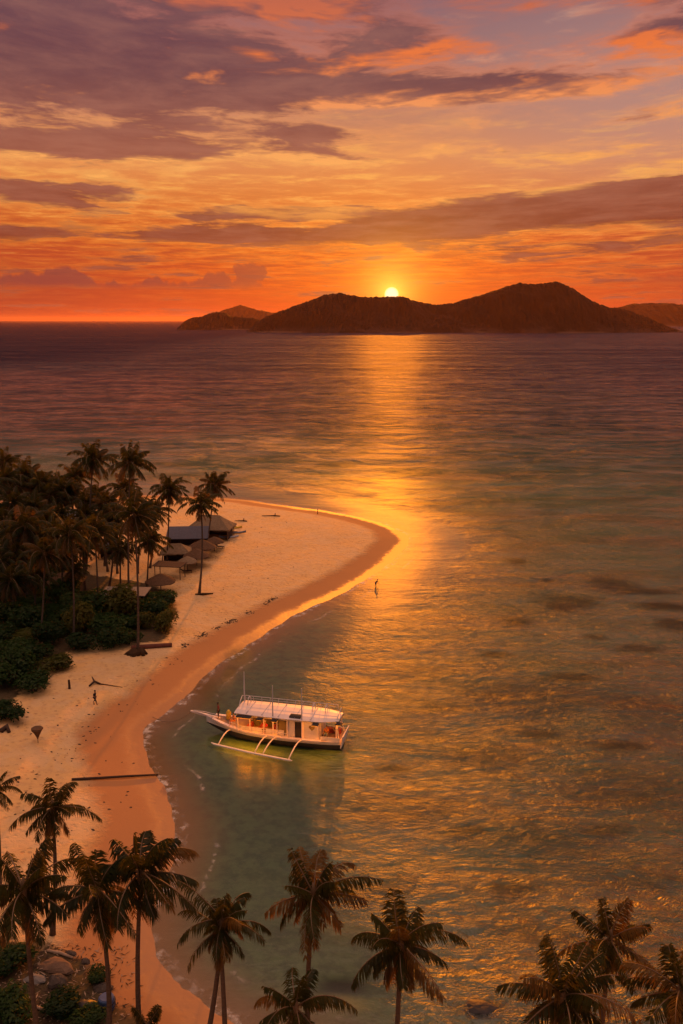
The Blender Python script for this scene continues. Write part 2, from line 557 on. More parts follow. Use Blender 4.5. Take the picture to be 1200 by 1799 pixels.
# sand, wet sand, soil under the trees, seabed
m_sand, s, out = material('sand')
p = s.n('ShaderNodeBsdfPrincipled')
obj = s.n('ShaderNodeTexCoord').outputs['Object']
sd = s.attr('sd'); vg = s.attr('veg'); rf = s.attr('reef')
n1 = s.noise(obj, 0.12, 5, 0.6); n2 = s.noise(obj, 0.9, 6, 0.65); n3 = s.noise(obj, 6.0, 4, 0.7)
dry = s.mix(s.step(n1, 0.35, 0.65), (0.68, 0.42, 0.165, 1), (0.62, 0.415, 0.19, 1))
dry = s.mix(s.mul(s.step(n2, 0.42, 0.72), 0.5), dry, (0.47, 0.27, 0.135, 1))
vor = s.n('ShaderNodeTexVoronoi'); s.put(vor.inputs['Vector'], obj); vor.inputs['Scale'].default_value = 1.5
foot = s.step(vor.outputs['Distance'], 0.12, 0.4)
trod = s.noise(obj, 0.22, 4, 0.6, 1.2)
dry = s.mix(s.mul(s.sub(1.0, foot), s.step(trod, 0.42, 0.62), 0.55), dry, (0.33, 0.19, 0.10, 1))
dry = s.mix(s.mul(s.step(trod, 0.55, 0.40), 0.45), dry, (0.60, 0.43, 0.25, 1))
dry = s.mix(s.mul(s.step(n3, 0.62, 0.75), s.step(n2, 0.4, 0.6), 0.5), dry, (0.25, 0.14, 0.08, 1))
sdn = s.add(sd, s.mul(s.sub(n2, 0.5), 2.4), s.mul(s.sub(n1, 0.5), 2.0))
wet = s.step(sdn, 7.8, 5.4)
wet2 = s.step(sdn, 3.0, 0.8)
col = s.mix(wet, dry, (0.37, 0.175, 0.07, 1))
col = s.mix(s.mul(wet2, 0.8), col, (0.30, 0.145, 0.06, 1))
und = s.step(sd, -0.5, -6.0)
bed = s.mix(s.step(n2, 0.4, 0.65), (0.12, 0.17, 0.09, 1), (0.050, 0.085, 0.050, 1))
col = s.mix(und, col, bed)
col = s.mix(rf, col, (0.035, 0.03, 0.03, 1))
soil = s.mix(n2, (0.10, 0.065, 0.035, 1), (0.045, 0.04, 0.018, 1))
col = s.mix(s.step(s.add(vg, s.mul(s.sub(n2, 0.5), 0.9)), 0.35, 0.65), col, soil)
s.put(p.inputs['Base Color'], col)
s.put(p.inputs['Roughness'], s.lerp(wet2, 0, 1, 0.9, 0.38))
s.put(p.inputs['Specular IOR Level'], s.lerp(wet2, 0, 1, 0.15, 0.5))
bn = s.n('ShaderNodeBump')
bn.inputs['Distance'].default_value = 0.32
hgt = s.add(s.mul(n2, 1.0), s.mul(n3, 0.22), s.mul(foot, 0.28))
s.put(bn.inputs['Height'], s.mul(hgt, s.lerp(wet, 0, 1, 1.0, 0.06)))
s.put(p.inputs['Normal'], bn.outputs[0])
s.put(out.inputs['Surface'], p.outputs[0])
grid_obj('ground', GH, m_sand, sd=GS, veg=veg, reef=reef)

# water: clear over the shallows, body colour with depth, waves as bump, foam at the edge
m_water, s, out = material('sea_water')
obj = s.n('ShaderNodeTexCoord').outputs['Object']
sd = s.attr('sd'); dep = s.attr('depth'); rf = s.attr('reef')
wx = s.n('ShaderNodeMapping'); s.put(wx.inputs[0], obj); wx.inputs['Scale'].default_value = (0.7, 1.0, 1.0); wx.inputs['Rotation'].default_value = (0, 0, R(12))
wy = s.n('ShaderNodeMapping'); s.put(wy.inputs[0], obj); wy.inputs['Scale'].default_value = (0.4, 1.0, 1.0); wy.inputs['Rotation'].default_value = (0, 0, R(-14))
w1n = s.noise(wx.outputs[0], 0.85, 5, 0.62, 0.4)
w1 = s.sub(1.0, s.mul(s.m('ABSOLUTE', s.sub(w1n, 0.5)), 3.2))
w2 = s.noise(wy.outputs[0], 0.22, 3, 0.55, 0.6)
w3 = s.noise(wy.outputs[0], 0.045, 3, 0.5)
patchy = s.noise(wy.outputs[0], 0.020, 4, 0.6)
w5 = s.noise(wx.outputs[0], 0.085, 3, 0.55, 0.5)
w4 = s.noise(wx.outputs[0], 0.016, 3, 0.5)
ln = s.n('ShaderNodeMapping'); s.put(ln.inputs[0], obj); ln.inputs['Scale'].default_value = (0.12, 1.0, 1.0); ln.inputs['Rotation'].default_value = (0, 0, R(4))
lanes = s.noise(ln.outputs[0], 0.014, 5, 0.65)
west = s.mul(s.step(s.xyz(obj)[0], 0.0, -420.0), s.step(s.xyz(obj)[1], 500.0, 1100.0))
offs = s.step(s.add(s.mul(sd, -1.0), s.mul(s.sub(patchy, 0.5), 260.0)), 280, 850)
calm = s.step(s.m('MULTIPLY', sd, -1.0), 9.0, 27.0, 0.045, 1.0)
calm = s.m('MAXIMUM', calm, s.mul(s.step(s.xyz(obj)[0], -1.0, 16.0), s.step(s.xyz(obj)[1], 112.0, 84.0)))
open_ = s.step(s.xyz(obj)[1], 150.0, 300.0)
w1 = s.sub(w1, 0.7)
w2, w3, w4, w5 = [s.sub(q_, 0.5) for q_ in (w2, w3, w4, w5)]
hgt = s.mul(s.add(s.mul(w1, 0.30), s.mul(w2, 1.25), s.mul(w3, s.add(3.0, s.mul(open_, 3.0))), s.mul(w5, s.add(1.8, s.mul(open_, 3.6))), s.mul(w4, s.mul(offs, 13.0))), calm, s.lerp(patchy, 0.32, 0.68, 0.7, 1.5))
bn = s.n('ShaderNodeBump')
bn.inputs['Strength'].default_value = 1.0
bn.inputs['Distance'].default_value = 1.0
s.put(bn.inputs['Height'], hgt)
nrm = bn.outputs[0]
rm = s.n('ShaderNodeMapping'); s.put(rm.inputs[0], obj); rm.inputs['Scale'].default_value = (0.55, 1.0, 1.0); rm.inputs['Rotation'].default_value = (0, 0, R(6))
ruf = s.noise(rm.outputs[0], 0.15, 3, 0.6); ruf2 = s.noise(rm.outputs[0], 0.035, 4, 0.65)
trough_dim = s.add(s.mul(s.step(ruf, 0.40, 0.58), 0.40), s.mul(s.step(ruf2, 0.42, 0.60), 0.32))  # noise dims the reflection, standing in for shade between wave crests
trough_dim = s.mul(trough_dim, s.lerp(open_, 0, 1, 0.55, 1.0), s.step(s.m('MULTIPLY', sd, -1.0), 6.0, 30.0))
fr = s.n('ShaderNodeFresnel'); fr.inputs['IOR'].default_value = 1.6
s.put(fr.inputs['Normal'], nrm)
gl = s.n('ShaderNodeBsdfGlossy'); s.put(gl.inputs['Roughness'], s.add(0.12, s.mul(offs, 0.03), s.mul(s.step(lanes, 0.35, 0.65), offs, 0.06)))
gl.inputs['Color'].default_value = (1, 1, 1, 1)
chopn = s.mul(s.attr('chop'), s.step(lanes, 0.36, 0.56, 0.35, 1.0))
s.put(gl.inputs['Normal'], nrm)
gl2 = s.n('ShaderNodeBsdfGlossy'); gl2.inputs['Roughness'].default_value = 0.44
s.put(gl2.inputs['Normal'], nrm)
glm = s.n('ShaderNodeMixShader'); s.put(glm.inputs[0], s.add(0.03, s.mul(chopn, 0.34)))
s.put(glm.inputs[1], gl.outputs[0]); s.put(glm.inputs[2], gl2.outputs[0])
tr = s.n('ShaderNodeBsdfTransparent'); tr.inputs['Color'].default_value = (0.86, 0.93, 0.82, 1)
dfs = s.n('ShaderNodeBsdfDiffuse')
bodyc = s.ramp(s.mul(dep, 1 / 16.0), [(0.0, (0.07, 0.12, 0.05)), (0.10, (0.007, 0.095, 0.066)), (0.22, (0.005, 0.056, 0.052)), (0.45, (0.008, 0.024, 0.034)), (1.0, (0.010, 0.013, 0.034))])
bt = s.noise(wy.outputs[0], 0.075, 4, 0.6)
bodyc = s.mix(s.mul(s.step(bt, 0.40, 0.66), s.step(dep, 7.0, 1.0), 0.7), bodyc, (0.030, 0.040, 0.022, 1))
bodyc = s.mix(s.mul(rf, 0.8), bodyc, (0.016, 0.016, 0.018, 1))
s.put(dfs.inputs['Color'], bodyc)
clear = s.m('EXPONENT', s.mul(dep, -0.62))
mb = s.n('ShaderNodeMixShader'); s.put(mb.inputs[0], clear); s.put(mb.inputs[1], dfs.outputs[0]); s.put(mb.inputs[2], tr.outputs[0])
mw = s.n('ShaderNodeMixShader'); s.put(mw.inputs[0], s.mul(fr.outputs[0], s.sub(1.0, s.mul(rf, 0.6)), s.sub(1.0, trough_dim), s.sub(1.0, s.m('MAXIMUM', s.mul(offs, s.lerp(lanes, 0.35, 0.65, 0.62, 0.34)), s.mul(west, s.lerp(lanes, 0.35, 0.65, 0.9, 0.7)))))); s.put(mw.inputs[1], mb.outputs[0]); s.put(mw.inputs[2], glm.outputs[0])
fn = s.noise(obj, 0.9, 6, 0.7); fn2 = s.noise(obj, 0.12, 3, 0.5)
e1 = s.add(sd, s.mul(s.sub(fn, 0.5), 1.6))
foam = s.mul(0.75, s.step(e1, -1.3, -0.2), s.step(fn, 0.46, 0.62), s.step(fn2, 0.36, 0.56))
e2 = s.add(sd, s.mul(s.sub(fn, 0.5), 1.0), s.mul(s.sub(fn2, 0.5), 2.5))
foam2 = s.mul(s.gauss(e2, -3.4, 0.22), s.step(fn, 0.44, 0.62), s.step(fn2, 0.46, 0.60), 0.4)
fd = s.n('ShaderNodeBsdfDiffuse'); fd.inputs['Color'].default_value = (0.72, 0.68, 0.62, 1)
mf = s.n('ShaderNodeMixShader')
s.put(mf.inputs[0], s.m('MINIMUM', s.mul(s.add(foam, foam2), 0.8), 0.85)); s.put(mf.inputs[1], mw.outputs[0]); s.put(mf.inputs[2], fd.outputs[0])
s.put(out.inputs['Surface'], mf.outputs[0])
grid_obj('sea_water', np.zeros(len(GP)), m_water, sd=GS, depth=np.maximum(-GH, 0), reef=reef, chop=chop)

# ------------------------------------------------------------------ islands
m_isl, s, out = material('island_scrub')
p = s.n('ShaderNodeBsdfPrincipled')
g = s.n('ShaderNodeNewGeometry')
pos = g.outputs['Position']
px_, py_, pz_ = s.xyz(pos)
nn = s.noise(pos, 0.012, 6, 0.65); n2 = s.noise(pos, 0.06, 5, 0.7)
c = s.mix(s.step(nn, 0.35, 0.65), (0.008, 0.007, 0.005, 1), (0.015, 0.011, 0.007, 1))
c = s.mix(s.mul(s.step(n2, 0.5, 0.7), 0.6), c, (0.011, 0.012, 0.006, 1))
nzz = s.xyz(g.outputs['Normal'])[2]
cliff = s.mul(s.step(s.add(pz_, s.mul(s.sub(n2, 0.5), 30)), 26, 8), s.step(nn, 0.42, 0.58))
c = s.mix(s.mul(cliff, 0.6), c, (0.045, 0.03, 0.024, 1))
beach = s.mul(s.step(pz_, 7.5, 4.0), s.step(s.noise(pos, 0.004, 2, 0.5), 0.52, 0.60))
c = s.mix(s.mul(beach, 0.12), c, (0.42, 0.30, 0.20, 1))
s.put(p.inputs['Base Color'], c); p.inputs['Roughness'].default_value = 0.95
p.inputs['Specular IOR Level'].default_value = 0.05
s.put(out.inputs['Surface'], p.outputs[0])

def fnoise(x, seed, octs=5, f0=1.0):
    r, a, f = 0.0, 1.0, f0
    for o in range(octs):
        r += a * math.sin(x * f + seed * 3.1 + o * 1.7) * math.cos(x * f * 0.61 + seed + o)
        a *= 0.55; f *= 2.1
    return r
def island(name, label, D, ridge, base_px, depth_m, rough, seed, nx=360, ny=44):
    """ridge: (px, py) skyline read at distance D; the ground falls to the sea before and behind it"""
    xs = np.array([at_y(a, b, D).x for a, b in ridge]); zs = np.array([at_y(a, b, D).z for a, b in ridge])
    X = np.linspace(xs[0], xs[-1], nx)
    H = np.interp(X, xs, zs)
    kern = np.ones(3) / 3
    H = np.convolve(np.pad(H, 1, 'edge'), kern, 'valid')
    rng = np.random.default_rng(seed)
    T = np.linspace(-1, 1, ny)
    # value noise on the sheet
    def vn(nu, nv):
        gr = rng.random((nv + 2, nu + 2))
        u = np.linspace(0, nu, nx); v = np.linspace(0, nv, ny)
        U, V_ = np.meshgrid(u, v)
        i, j = V_.astype(int), U.astype(int)
        fy, fx = V_ - i, U - j
        fy, fx = fy * fy * (3 - 2 * fy), fx * fx * (3 - 2 * fx)
        return (gr[i, j] * (1 - fx) + gr[i, j + 1] * fx) * (1 - fy) + (gr[i + 1, j] * (1 - fx) + gr[i + 1, j + 1] * fx) * fy - 0.5
    N = vn(14, 3) * 1.0 + vn(34, 6) * 0.5 + vn(80, 14) * 0.28
    fine = vn(nx // 2, ny // 2) * 0.6 + vn(nx - 2, ny - 2) * 0.6
    prof = np.where(np.abs(T) < 1, 1 - np.abs(T) ** 1.25, 0)[:, None]
    half = depth_m * (0.35 + 0.65 * np.clip(H / H.max(), 0, 1))
    Yc = D + np.outer(T, half) + half[None, :] * 0.25 * np.sin(X / 170.0)[None, :] * (1 - np.abs(T))[:, None]
    amp = 1 - np.exp(-((1 - prof) * 3.0))
    Z = H[None, :] * prof * (1 + 0.95 * N * amp) + rough * fine * np.clip(H[None, :] / 25, 0, 1) * np.clip(prof * 4, 0, 1)
    edge_drop = np.clip(1 - np.abs(np.linspace(-1, 1, nx)), 0, 0.02) / 0.02
    Z = Z * edge_drop[None, :] + 3.0 * prof - 3.0
    V = np.stack([np.broadcast_to(X, Z.shape), Yc, Z], -1).reshape(-1, 3)
    idx = np.arange(nx * ny).reshape(ny, nx)
    F = np.stack([idx[:-1, :-1], idx[:-1, 1:], idx[1:, 1:], idx[1:, :-1]], -1).reshape(-1, 4)
    me = bpy.data.meshes.new(name)
    me.from_pydata(V.tolist(), [], F.tolist())
    me.materials.append(m_isl)
    return tag(link(name, me), label, 'island', kind='structure')
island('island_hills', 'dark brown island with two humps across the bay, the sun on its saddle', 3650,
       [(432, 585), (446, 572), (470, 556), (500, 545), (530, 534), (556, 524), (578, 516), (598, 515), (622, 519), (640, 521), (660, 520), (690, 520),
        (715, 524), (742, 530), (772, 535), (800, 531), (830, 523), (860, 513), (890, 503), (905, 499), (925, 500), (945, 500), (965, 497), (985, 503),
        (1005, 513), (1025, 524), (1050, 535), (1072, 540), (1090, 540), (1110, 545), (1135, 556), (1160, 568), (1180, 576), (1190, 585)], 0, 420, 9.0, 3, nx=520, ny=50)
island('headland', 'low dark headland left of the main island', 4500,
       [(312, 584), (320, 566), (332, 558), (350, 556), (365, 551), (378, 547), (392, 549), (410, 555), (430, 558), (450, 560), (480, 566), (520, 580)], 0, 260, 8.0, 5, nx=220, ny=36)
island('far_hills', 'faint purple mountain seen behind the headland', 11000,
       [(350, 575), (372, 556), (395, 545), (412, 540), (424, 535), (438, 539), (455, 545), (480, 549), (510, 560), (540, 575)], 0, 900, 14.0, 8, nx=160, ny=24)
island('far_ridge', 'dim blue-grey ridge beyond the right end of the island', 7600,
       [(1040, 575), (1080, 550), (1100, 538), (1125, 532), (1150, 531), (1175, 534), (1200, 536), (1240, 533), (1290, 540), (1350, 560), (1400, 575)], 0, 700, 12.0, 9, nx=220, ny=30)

# ------------------------------------------------------------------ evening haze over the sea
m_haze, s, out = material('evening_haze')
pv = s.n('ShaderNodeVolumePrincipled')
pv.inputs['Color'].default_value = (0.85, 0.42, 0.30, 1)
pv.inputs['Density'].default_value = 0.000013
pv.inputs['Anisotropy'].default_value = 0.6
s.put(out.inputs['Volume'], pv.outputs[0])
hz = MB()
hz.box((0, 0, 140), (170000, 170000, 320))
tag(hz.build('haze', m_haze), kind='stuff')

# ------------------------------------------------------------------ palms
def leaf_mat(name, c0, c1, trans, glossy=0.12):
    m, s, out = material(name)
    oi = s.n('ShaderNodeObjectInfo').outputs['Random']
    tcx = s.n('ShaderNodeTexCoord').outputs['Object']
    f = s.add(s.mul(oi, 0.5), s.mul(s.noise(tcx, 1.1, 3, 0.6), 0.9))
    c = s.mix(s.step(f, 0.35, 1.0), (*c0, 1), (*c1, 1))
    d = s.n('ShaderNodeBsdfDiffuse'); s.put(d.inputs['Color'], c)
    t = s.n('ShaderNodeBsdfTranslucent'); s.put(t.inputs['Color'], s.mix(0.5, c, (*trans, 1)))
    g = s.n('ShaderNodeBsdfGlossy'); g.inputs['Roughness'].default_value = 0.42
    a = s.n('ShaderNodeMixShader'); a.inputs[0].default_value = 0.38
    s.put(a.inputs[1], d.outputs[0]); s.put(a.inputs[2], t.outputs[0])
    b = s.n('ShaderNodeMixShader'); b.inputs[0].default_value = glossy * 0.1
    s.put(b.inputs[1], a.outputs[0]); s.put(b.inputs[2], g.outputs[0])
    s.put(out.inputs['Surface'], b.outputs[0])
    return m
m_palm = leaf_mat('palm_leaf', (0.012, 0.022, 0.005), (0.036, 0.040, 0.008), (0.24, 0.17, 0.012))
m_palm_old_lit = leaf_mat('dry_and_sunlit_palm_leaf', (0.060, 0.040, 0.012), (0.13, 0.075, 0.018), (0.42, 0.20, 0.02))  # dry fronds, and sunlit ones with the orange put into their colour
m_rachis = paint('leaf_stalk', (0.14, 0.085, 0.045), 0.6, 0.2, 2.0)
m_trunk = paint('palm_bark', (0.105, 0.075, 0.055), 0.9, 0.35, 1.6, 0.1, 0.03, 5.0, (1, 1, 5))
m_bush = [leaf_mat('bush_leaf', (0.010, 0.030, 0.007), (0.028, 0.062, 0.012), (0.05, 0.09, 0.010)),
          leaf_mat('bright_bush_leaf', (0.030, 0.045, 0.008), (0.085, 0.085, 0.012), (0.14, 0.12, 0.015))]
m_stem = paint('bush_stem', (0.07, 0.05, 0.035), 0.9, 0.3, 3.0)

def frond(mb, rnd, o, az, e0, L, droop, wind, nseg=11, nleaf=32, leaf=0.95, hang=0.55, wmul=1.0):
    d = Vector((math.cos(e0) * math.cos(az), math.cos(e0) * math.sin(az), math.sin(e0)))
    p = Vector(o)
    st = L / nseg
    pts, dirs = [p.copy()], [d.copy()]
    for i in range(nseg):
        q = (i + 1) / nseg
        d = d + Vector((wind[0], wind[1], 0)) * st * (0.25 + q) + Vector((0, 0, -droop)) * st * (0.25 + q)
        d.normalize()
        p = p + d * st
        pts.append(p.copy()); dirs.append(d.copy())
    leafcur = mb.cur
    mb.cur = 2
    mb.tube(pts, [0.055 * (1 - i / (nseg + 0.6)) + 0.008 for i in range(nseg + 1)], 4, False)
    mb.cur = leafcur
    V, F = [], []
    hang = hang * rnd.uniform(0.55, 1.45)
    gaps = [rnd.uniform(0.2, 1.0) for _ in range(2)]
    for i in range(nleaf):
        t = 0.13 + 0.87 * (i + rnd.random() * 0.6) / nleaf
        x = min(t * nseg, nseg - 1e-3)
        j = int(x); fx = x - j
        c = pts[j].lerp(pts[j + 1], fx)
        dd = dirs[j].lerp(dirs[j + 1], fx).normalized()
        sd = dd.cross(Vector((0, 0, 1)))
        if sd.length < 0.15:
            sd = Vector((-math.sin(az), math.cos(az), 0))
        sd.normalize()
        prof = (math.sin(math.pi * min(0.14 + 0.80 * t, 1)) ** 0.55)
        for sg in (-1, 1):
            if rnd.random() < 0.07 or any(abs(t - g_) < 0.022 for g_ in gaps):
                continue
            l = leaf * prof * rnd.uniform(0.8, 1.12)
            h = hang * rnd.uniform(0.5, 1.5)
            ld = (sd * sg * rnd.uniform(0.75, 1.0) + dd * rnd.uniform(0.5, 0.85) + Vector((wind[0] * 0.9, wind[1] * 0.9, -h))).normalized()
            ld2 = (ld + Vector((wind[0] * 1.2, wind[1] * 1.2, -0.55 - h * 0.5))).normalized()
            w = dd * 0.048 * wmul
            m_ = c + ld * l * 0.5
            e_ = m_ + ld2 * l * 0.5
            b = len(V)
            V += [c - w * 0.6, c + w * 0.6, m_ + w, m_ - w, e_ + w * 0.12, e_ - w * 0.12]
            F += [(b, b + 1, b + 2, b + 3), (b + 3, b + 2, b + 4, b + 5)]
    mb.add(V, F)

PALM_MATS = [m_palm, m_palm_old_lit, m_rachis]
def crown_spec(rnd, n, wind, up=1.0, gold=0.07):
    """azimuth, start elevation, length, droop, old? for every frond of a crown"""
    out = []
    a = rnd.random() * 6.28
    for i in range(n):
        q = i / (n - 1)
        e = R(76) - q * R(122) * up + rnd.uniform(-0.14, 0.14)
        a += 2.399 + rnd.uniform(-0.3, 0.3)
        L = (3.1 + 1.5 * math.sin(math.pi * min(q * 0.9 + 0.22, 1))) * rnd.uniform(0.74, 1.18)
        if e > R(48): L *= 0.72
        out.append((a, e, L, rnd.uniform(0.22, 0.44) + 0.10 * q, q > 0.86 or rnd.random() < gold))  # gold share: low-sun orange given to fronds by leaf colour
    for i in range(3):
        out.append((rnd.random() * 6.28, R(-62) - rnd.random() * 0.35, rnd.uniform(2.2, 3.2), 0.3, True))
    return out
def heart(mb):
    mb.cur = 2
    mb.tube([(0, 0, -0.7), (0, 0, -0.2), (0, 0, 0.5), (0, 0, 1.1)], [0.17, 0.26, 0.17, 0.04], 7)
    for j in range(7):
        a = j * 0.9
        mb.tube([(0.16 * math.cos(a), 0.16 * math.sin(a), -0.35), (0.36 * math.cos(a), 0.36 * math.sin(a), -0.5), (0.42 * math.cos(a), 0.42 * math.sin(a), -0.78)], [0.05, 0.14, 0.06], 6)
    mb.cur = 0
def trunk_mb(B, C, r0, rnd, bow=0.0, flare=1.5):
    """trunk in the palm's own frame (origin at B) up to C"""
    v = Vector(C) - Vector(B)
    pts, rad = [], []
    sx, sy = rnd.uniform(-1, 1) * bow, rnd.uniform(-1, 1) * bow
    for i in range(15):
        t = i / 14
        # the stem starts with more lean and straightens upward
        pt = Vector((v.x * (t ** 0.85), v.y * (t ** 0.85), v.z * t))
        pt += Vector((sx, sy, 0)) * math.sin(math.pi * t)
        pts.append(pt)
        rad.append(r0 * (1 - 0.42 * t) * (1 + (flare - 1) * math.exp(-t * 14)) * (1.0 + 0.03 * (i % 2)))
    pts[0].z -= 0.35
    m = MB()
    m.tube(pts, rad, 8)
    return m

wind_mid = (0.16, 0.02)
CROWNS = []
for i in range(9):
    rnd = random.Random(100 + i)
    mb = MB()
    heart(mb)
    for (a, e, L, dr, old_or_lit) in crown_spec(rnd, 27, wind_mid):
        mb.cur = 1 if old_or_lit else 0
        w = (wind_mid[0] * rnd.uniform(0.6, 1.3), wind_mid[1] + rnd.uniform(-0.05, 0.05))
        frond(mb, rnd, (0, 0, 0.1), a, e, L, dr, w, nseg=9, nleaf=28, leaf=1.05, hang=0.75, wmul=1.8)
    CROWNS.append(mb.mesh('palm_crown', PALM_MATS))

def mid_palm(i, crown, base=None, h=15.0, scale=1.0, label=None, group='coconut palms of the beach grove', r0=0.17, root=False):
    rnd = random.Random(500 + i)
    if base is not None:
        B = on_ground(*base)
        C = at_y(crown[0], crown[1], B.y + rnd.uniform(-0.4, 0.4))
    else:
        C = at_z(crown[0], crown[1], h)
        bx, by = C.x - rnd.uniform(-0.2, 1.2), C.y + rnd.uniform(-0.8, 0.8)
        B = Vector((bx, by, ground_z(bx, by)))
    t = empty('palm_tree', B)
    tag(t, label or 'dark coconut palm with wind-swept fronds among many like it in the grove', 'palm tree', group)
    trunk_mb(B, C, r0, rnd, 0.35, 1.7).build('trunk', m_trunk, t, True)
    c = link('crown', CROWNS[i % len(CROWNS)], t, C - B)
    c.rotation_euler = (rnd.uniform(-0.12, 0.12), rnd.uniform(0.0, 0.22), rnd.uniform(-0.35, 0.35))
    c.scale = (scale * 1.12,) * 3
    if root:
        mm = MB()
        for k_ in range(16):
            a = k_ * 0.41 + rnd.random() * 0.3
            l = rnd.uniform(0.7, 1.7)
            mm.tube([(0.15 * math.cos(a), 0.15 * math.sin(a), 0.75), (0.5 * l * math.cos(a), 0.4 * l * math.sin(a), 0.42), (l * math.cos(a) - 0.3, l * math.sin(a) * 0.7, -0.12)], [0.22, 0.34, 0.20], 6)
        mm.build('root_mass', m_root, t, True)
    return t, C
m_root = paint('root_earth', (0.06, 0.035, 0.02), 0.95, 0.4, 2.0, 0.05, 0.08, 4.0)

N = 0
SPECIAL = [  # crown px, base px, scale, label, trunk radius, root mass
    ((353, 886), (350, 1042), 0.86, 'lone palm standing out on the open sand, its dark straight trunk fully bare', 0.17, False),
    ((376, 852), (362, 962), 0.92, 'tall palm just behind the lone beach palm, crown highest at the right end', 0.15, False),
    ((229, 812), (226, 1070), 0.95, 'tallest palm of the grove, its crown standing clear above the rest in the middle', 0.17, False),
    ((164, 806), (151, 1000), 1.0, 'high wind-bent palm left of the tallest one, with a ragged drooping frond', 0.16, False),
    ((297, 862), (292, 992), 0.98, 'bushy-crowned palm standing before the dark blue roof', 0.15, False),
    ((236, 905), (242, 1149), 0.95, 'palm on a mound of bare roots at the edge of the sand', 0.17, True),
    ((262, 950), (258, 1032), 0.85, 'short yellowish palm with hanging fronds beside the round thatched shade', 0.15, False),
    ((124, 938), (129, 1128), 0.85, 'slim palm with a pale curved trunk rising from the front bushes', 0.15, False),
    ((166, 935), (172, 1074), 0.95, 'broad dark palm with brown hanging skirt left of the mound palm', 0.16, False),
    ((45, 925), (46, 1052), 1.05, 'pale-trunked palm at the left of the grove with long arching fronds', 0.17, False),
    ((78, 972), (70, 1128), 0.85, 'leftmost of the palms rising from the front bushes, trunk thin and straight', 0.14, False),
]
for cpx, bpx, sc, lab, r0, rt in SPECIAL:
    mid_palm(N, cpx, bpx, scale=sc, label=lab, r0=r0, root=rt)
    N += 1
for cpx, h, sc in [((10, 842), 17, 1.0), ((48, 836), 17, 1.05), ((72, 850), 16, 0.9), ((-20, 850), 17, 1.0), ((132, 836), 16, 0.95), ((113, 862), 15, 0.85), ((88, 874), 14, 0.9),
                   ((216, 858), 13, 0.9), ((186, 886), 13, 0.85), ((22, 885), 14, 1.0), ((60, 893), 13, 0.9), ((104, 905), 12, 0.8), ((150, 884), 13, 0.8), ((204, 905), 12, 0.8),
                   ((8, 920), 12, 1.0), ((92, 935), 11, 0.8), ((30, 968), 10, 0.85), ((110, 972), 10, 0.8), ((-15, 900), 13, 1.0), ((270, 898), 12, 0.8), ((196, 938), 11, 0.8), ((0, 985), 9, 0.9),
                   ((148, 962), 9, 0.7), ((212, 968), 9, 0.7), ((6, 815), 18, 1.0), ((30, 858), 15, 0.95), ((66, 868), 14, 1.0), ((98, 850), 15, 0.8), ((124, 870), 14, 0.9), ((150, 905), 12, 0.8), ((40, 905), 12, 0.95), ((75, 915), 12, 0.9),
                   ((-10, 935), 11, 1.0), ((18, 945), 11, 0.9), ((58, 950), 10, 0.9), ((168, 870), 13, 0.75), ((182, 915), 11, 0.8), ((236, 880), 12, 0.75), ((250, 925), 10, 0.7), ((128, 1000), 7, 0.65), ((60, 1010), 8, 0.8), ((20, 1020), 8, 0.85)]:
    mid_palm(N, cpx, None, h, sc)
    N += 1

# foreground palms: every frond is a part of its own
def near_palm(i, crown, h, scale, label, lean=(0.0, 0.0), n=20, wind=(0.10, 0.03), tilt=(0, 0), low=False, up=1.0, gold=0.1):
    rnd = random.Random(900 + i)
    C = at_z(crown[0], crown[1], h)
    bx, by = C.x + lean[0], C.y + lean[1]
    B = Vector((bx, by, max(ground_z(bx, by), -0.3)))
    t = empty('palm_tree', B)
    tag(t, label, 'palm tree', 'foreground palms along the bottom edge')
    trunk_mb(B, C, 0.18 * (1.2 if low else 1), rnd, 0.25).build('trunk', m_trunk, t, True)
    mb = MB(); heart(mb)
    c = mb.build('crown', PALM_MATS, t, True, C - B)
    c.rotation_euler = (rnd.uniform(-0.2, 0.2), rnd.uniform(-0.1, 0.25), 0)
    c.scale = (scale * 0.87,) * 3
    for (a, e, L, dr, old_or_lit) in crown_spec(rnd, n, wind, up, gold):
        fb = MB()
        fb.cur = 1 if old_or_lit else 0
        w = (wind[0] * rnd.uniform(0.4, 1.5), wind[1] + rnd.uniform(-0.06, 0.06))
        frond(fb, rnd, (0, 0, 0.1), a, e, L, dr, w, nseg=12, nleaf=66, leaf=1.12, hang=0.9, wmul=0.95)
        fb.build('frond', PALM_MATS, c)
    return t
near_palm(0, (92, 1420), 11.0, 0.84, 'foreground palm highest up the beach, near the long dark log', (-0.8, 0.2), 19)
near_palm(1, (42, 1568), 12.5, 1.12, 'large dark palm at the lower left corner over the debris', (0.3, -0.3), 21, (0.06, 0.0))
near_palm(2, (172, 1566), 12.0, 1.08, 'palm second from left in the bottom row, with one long frond to the right', (0.0, 0.1), 18)
near_palm(3, (248, 1536), 13.0, 1.2, 'palm in front of the white foam line with fronds blown to the right', (-0.7, 0.1), 19, (0.18, 0.05))
near_palm(4, (392, 1618), 11.5, 0.78, 'palm on a leaning thin trunk at the end of the wet sand', (-1.9, 0.1), 15, (0.12, 0.0))
near_palm(5, (386, 1634), 11.0, 0.74, 'palm on an upright trunk sharing its crown with a leaning neighbour', (0.1, -0.2), 13, (0.1, 0.0), up=1.1)
near_palm(6, (552, 1574), 12.5, 0.98, 'palm standing against the green shallows in the bottom middle', (-0.4, 0.0), 20, gold=0.14)
near_palm(7, (520, 1772), 9.5, 0.84, 'low crown half cut by the bottom edge below the middle palm', (0.2, -0.5), 15, (0.08, 0.0))
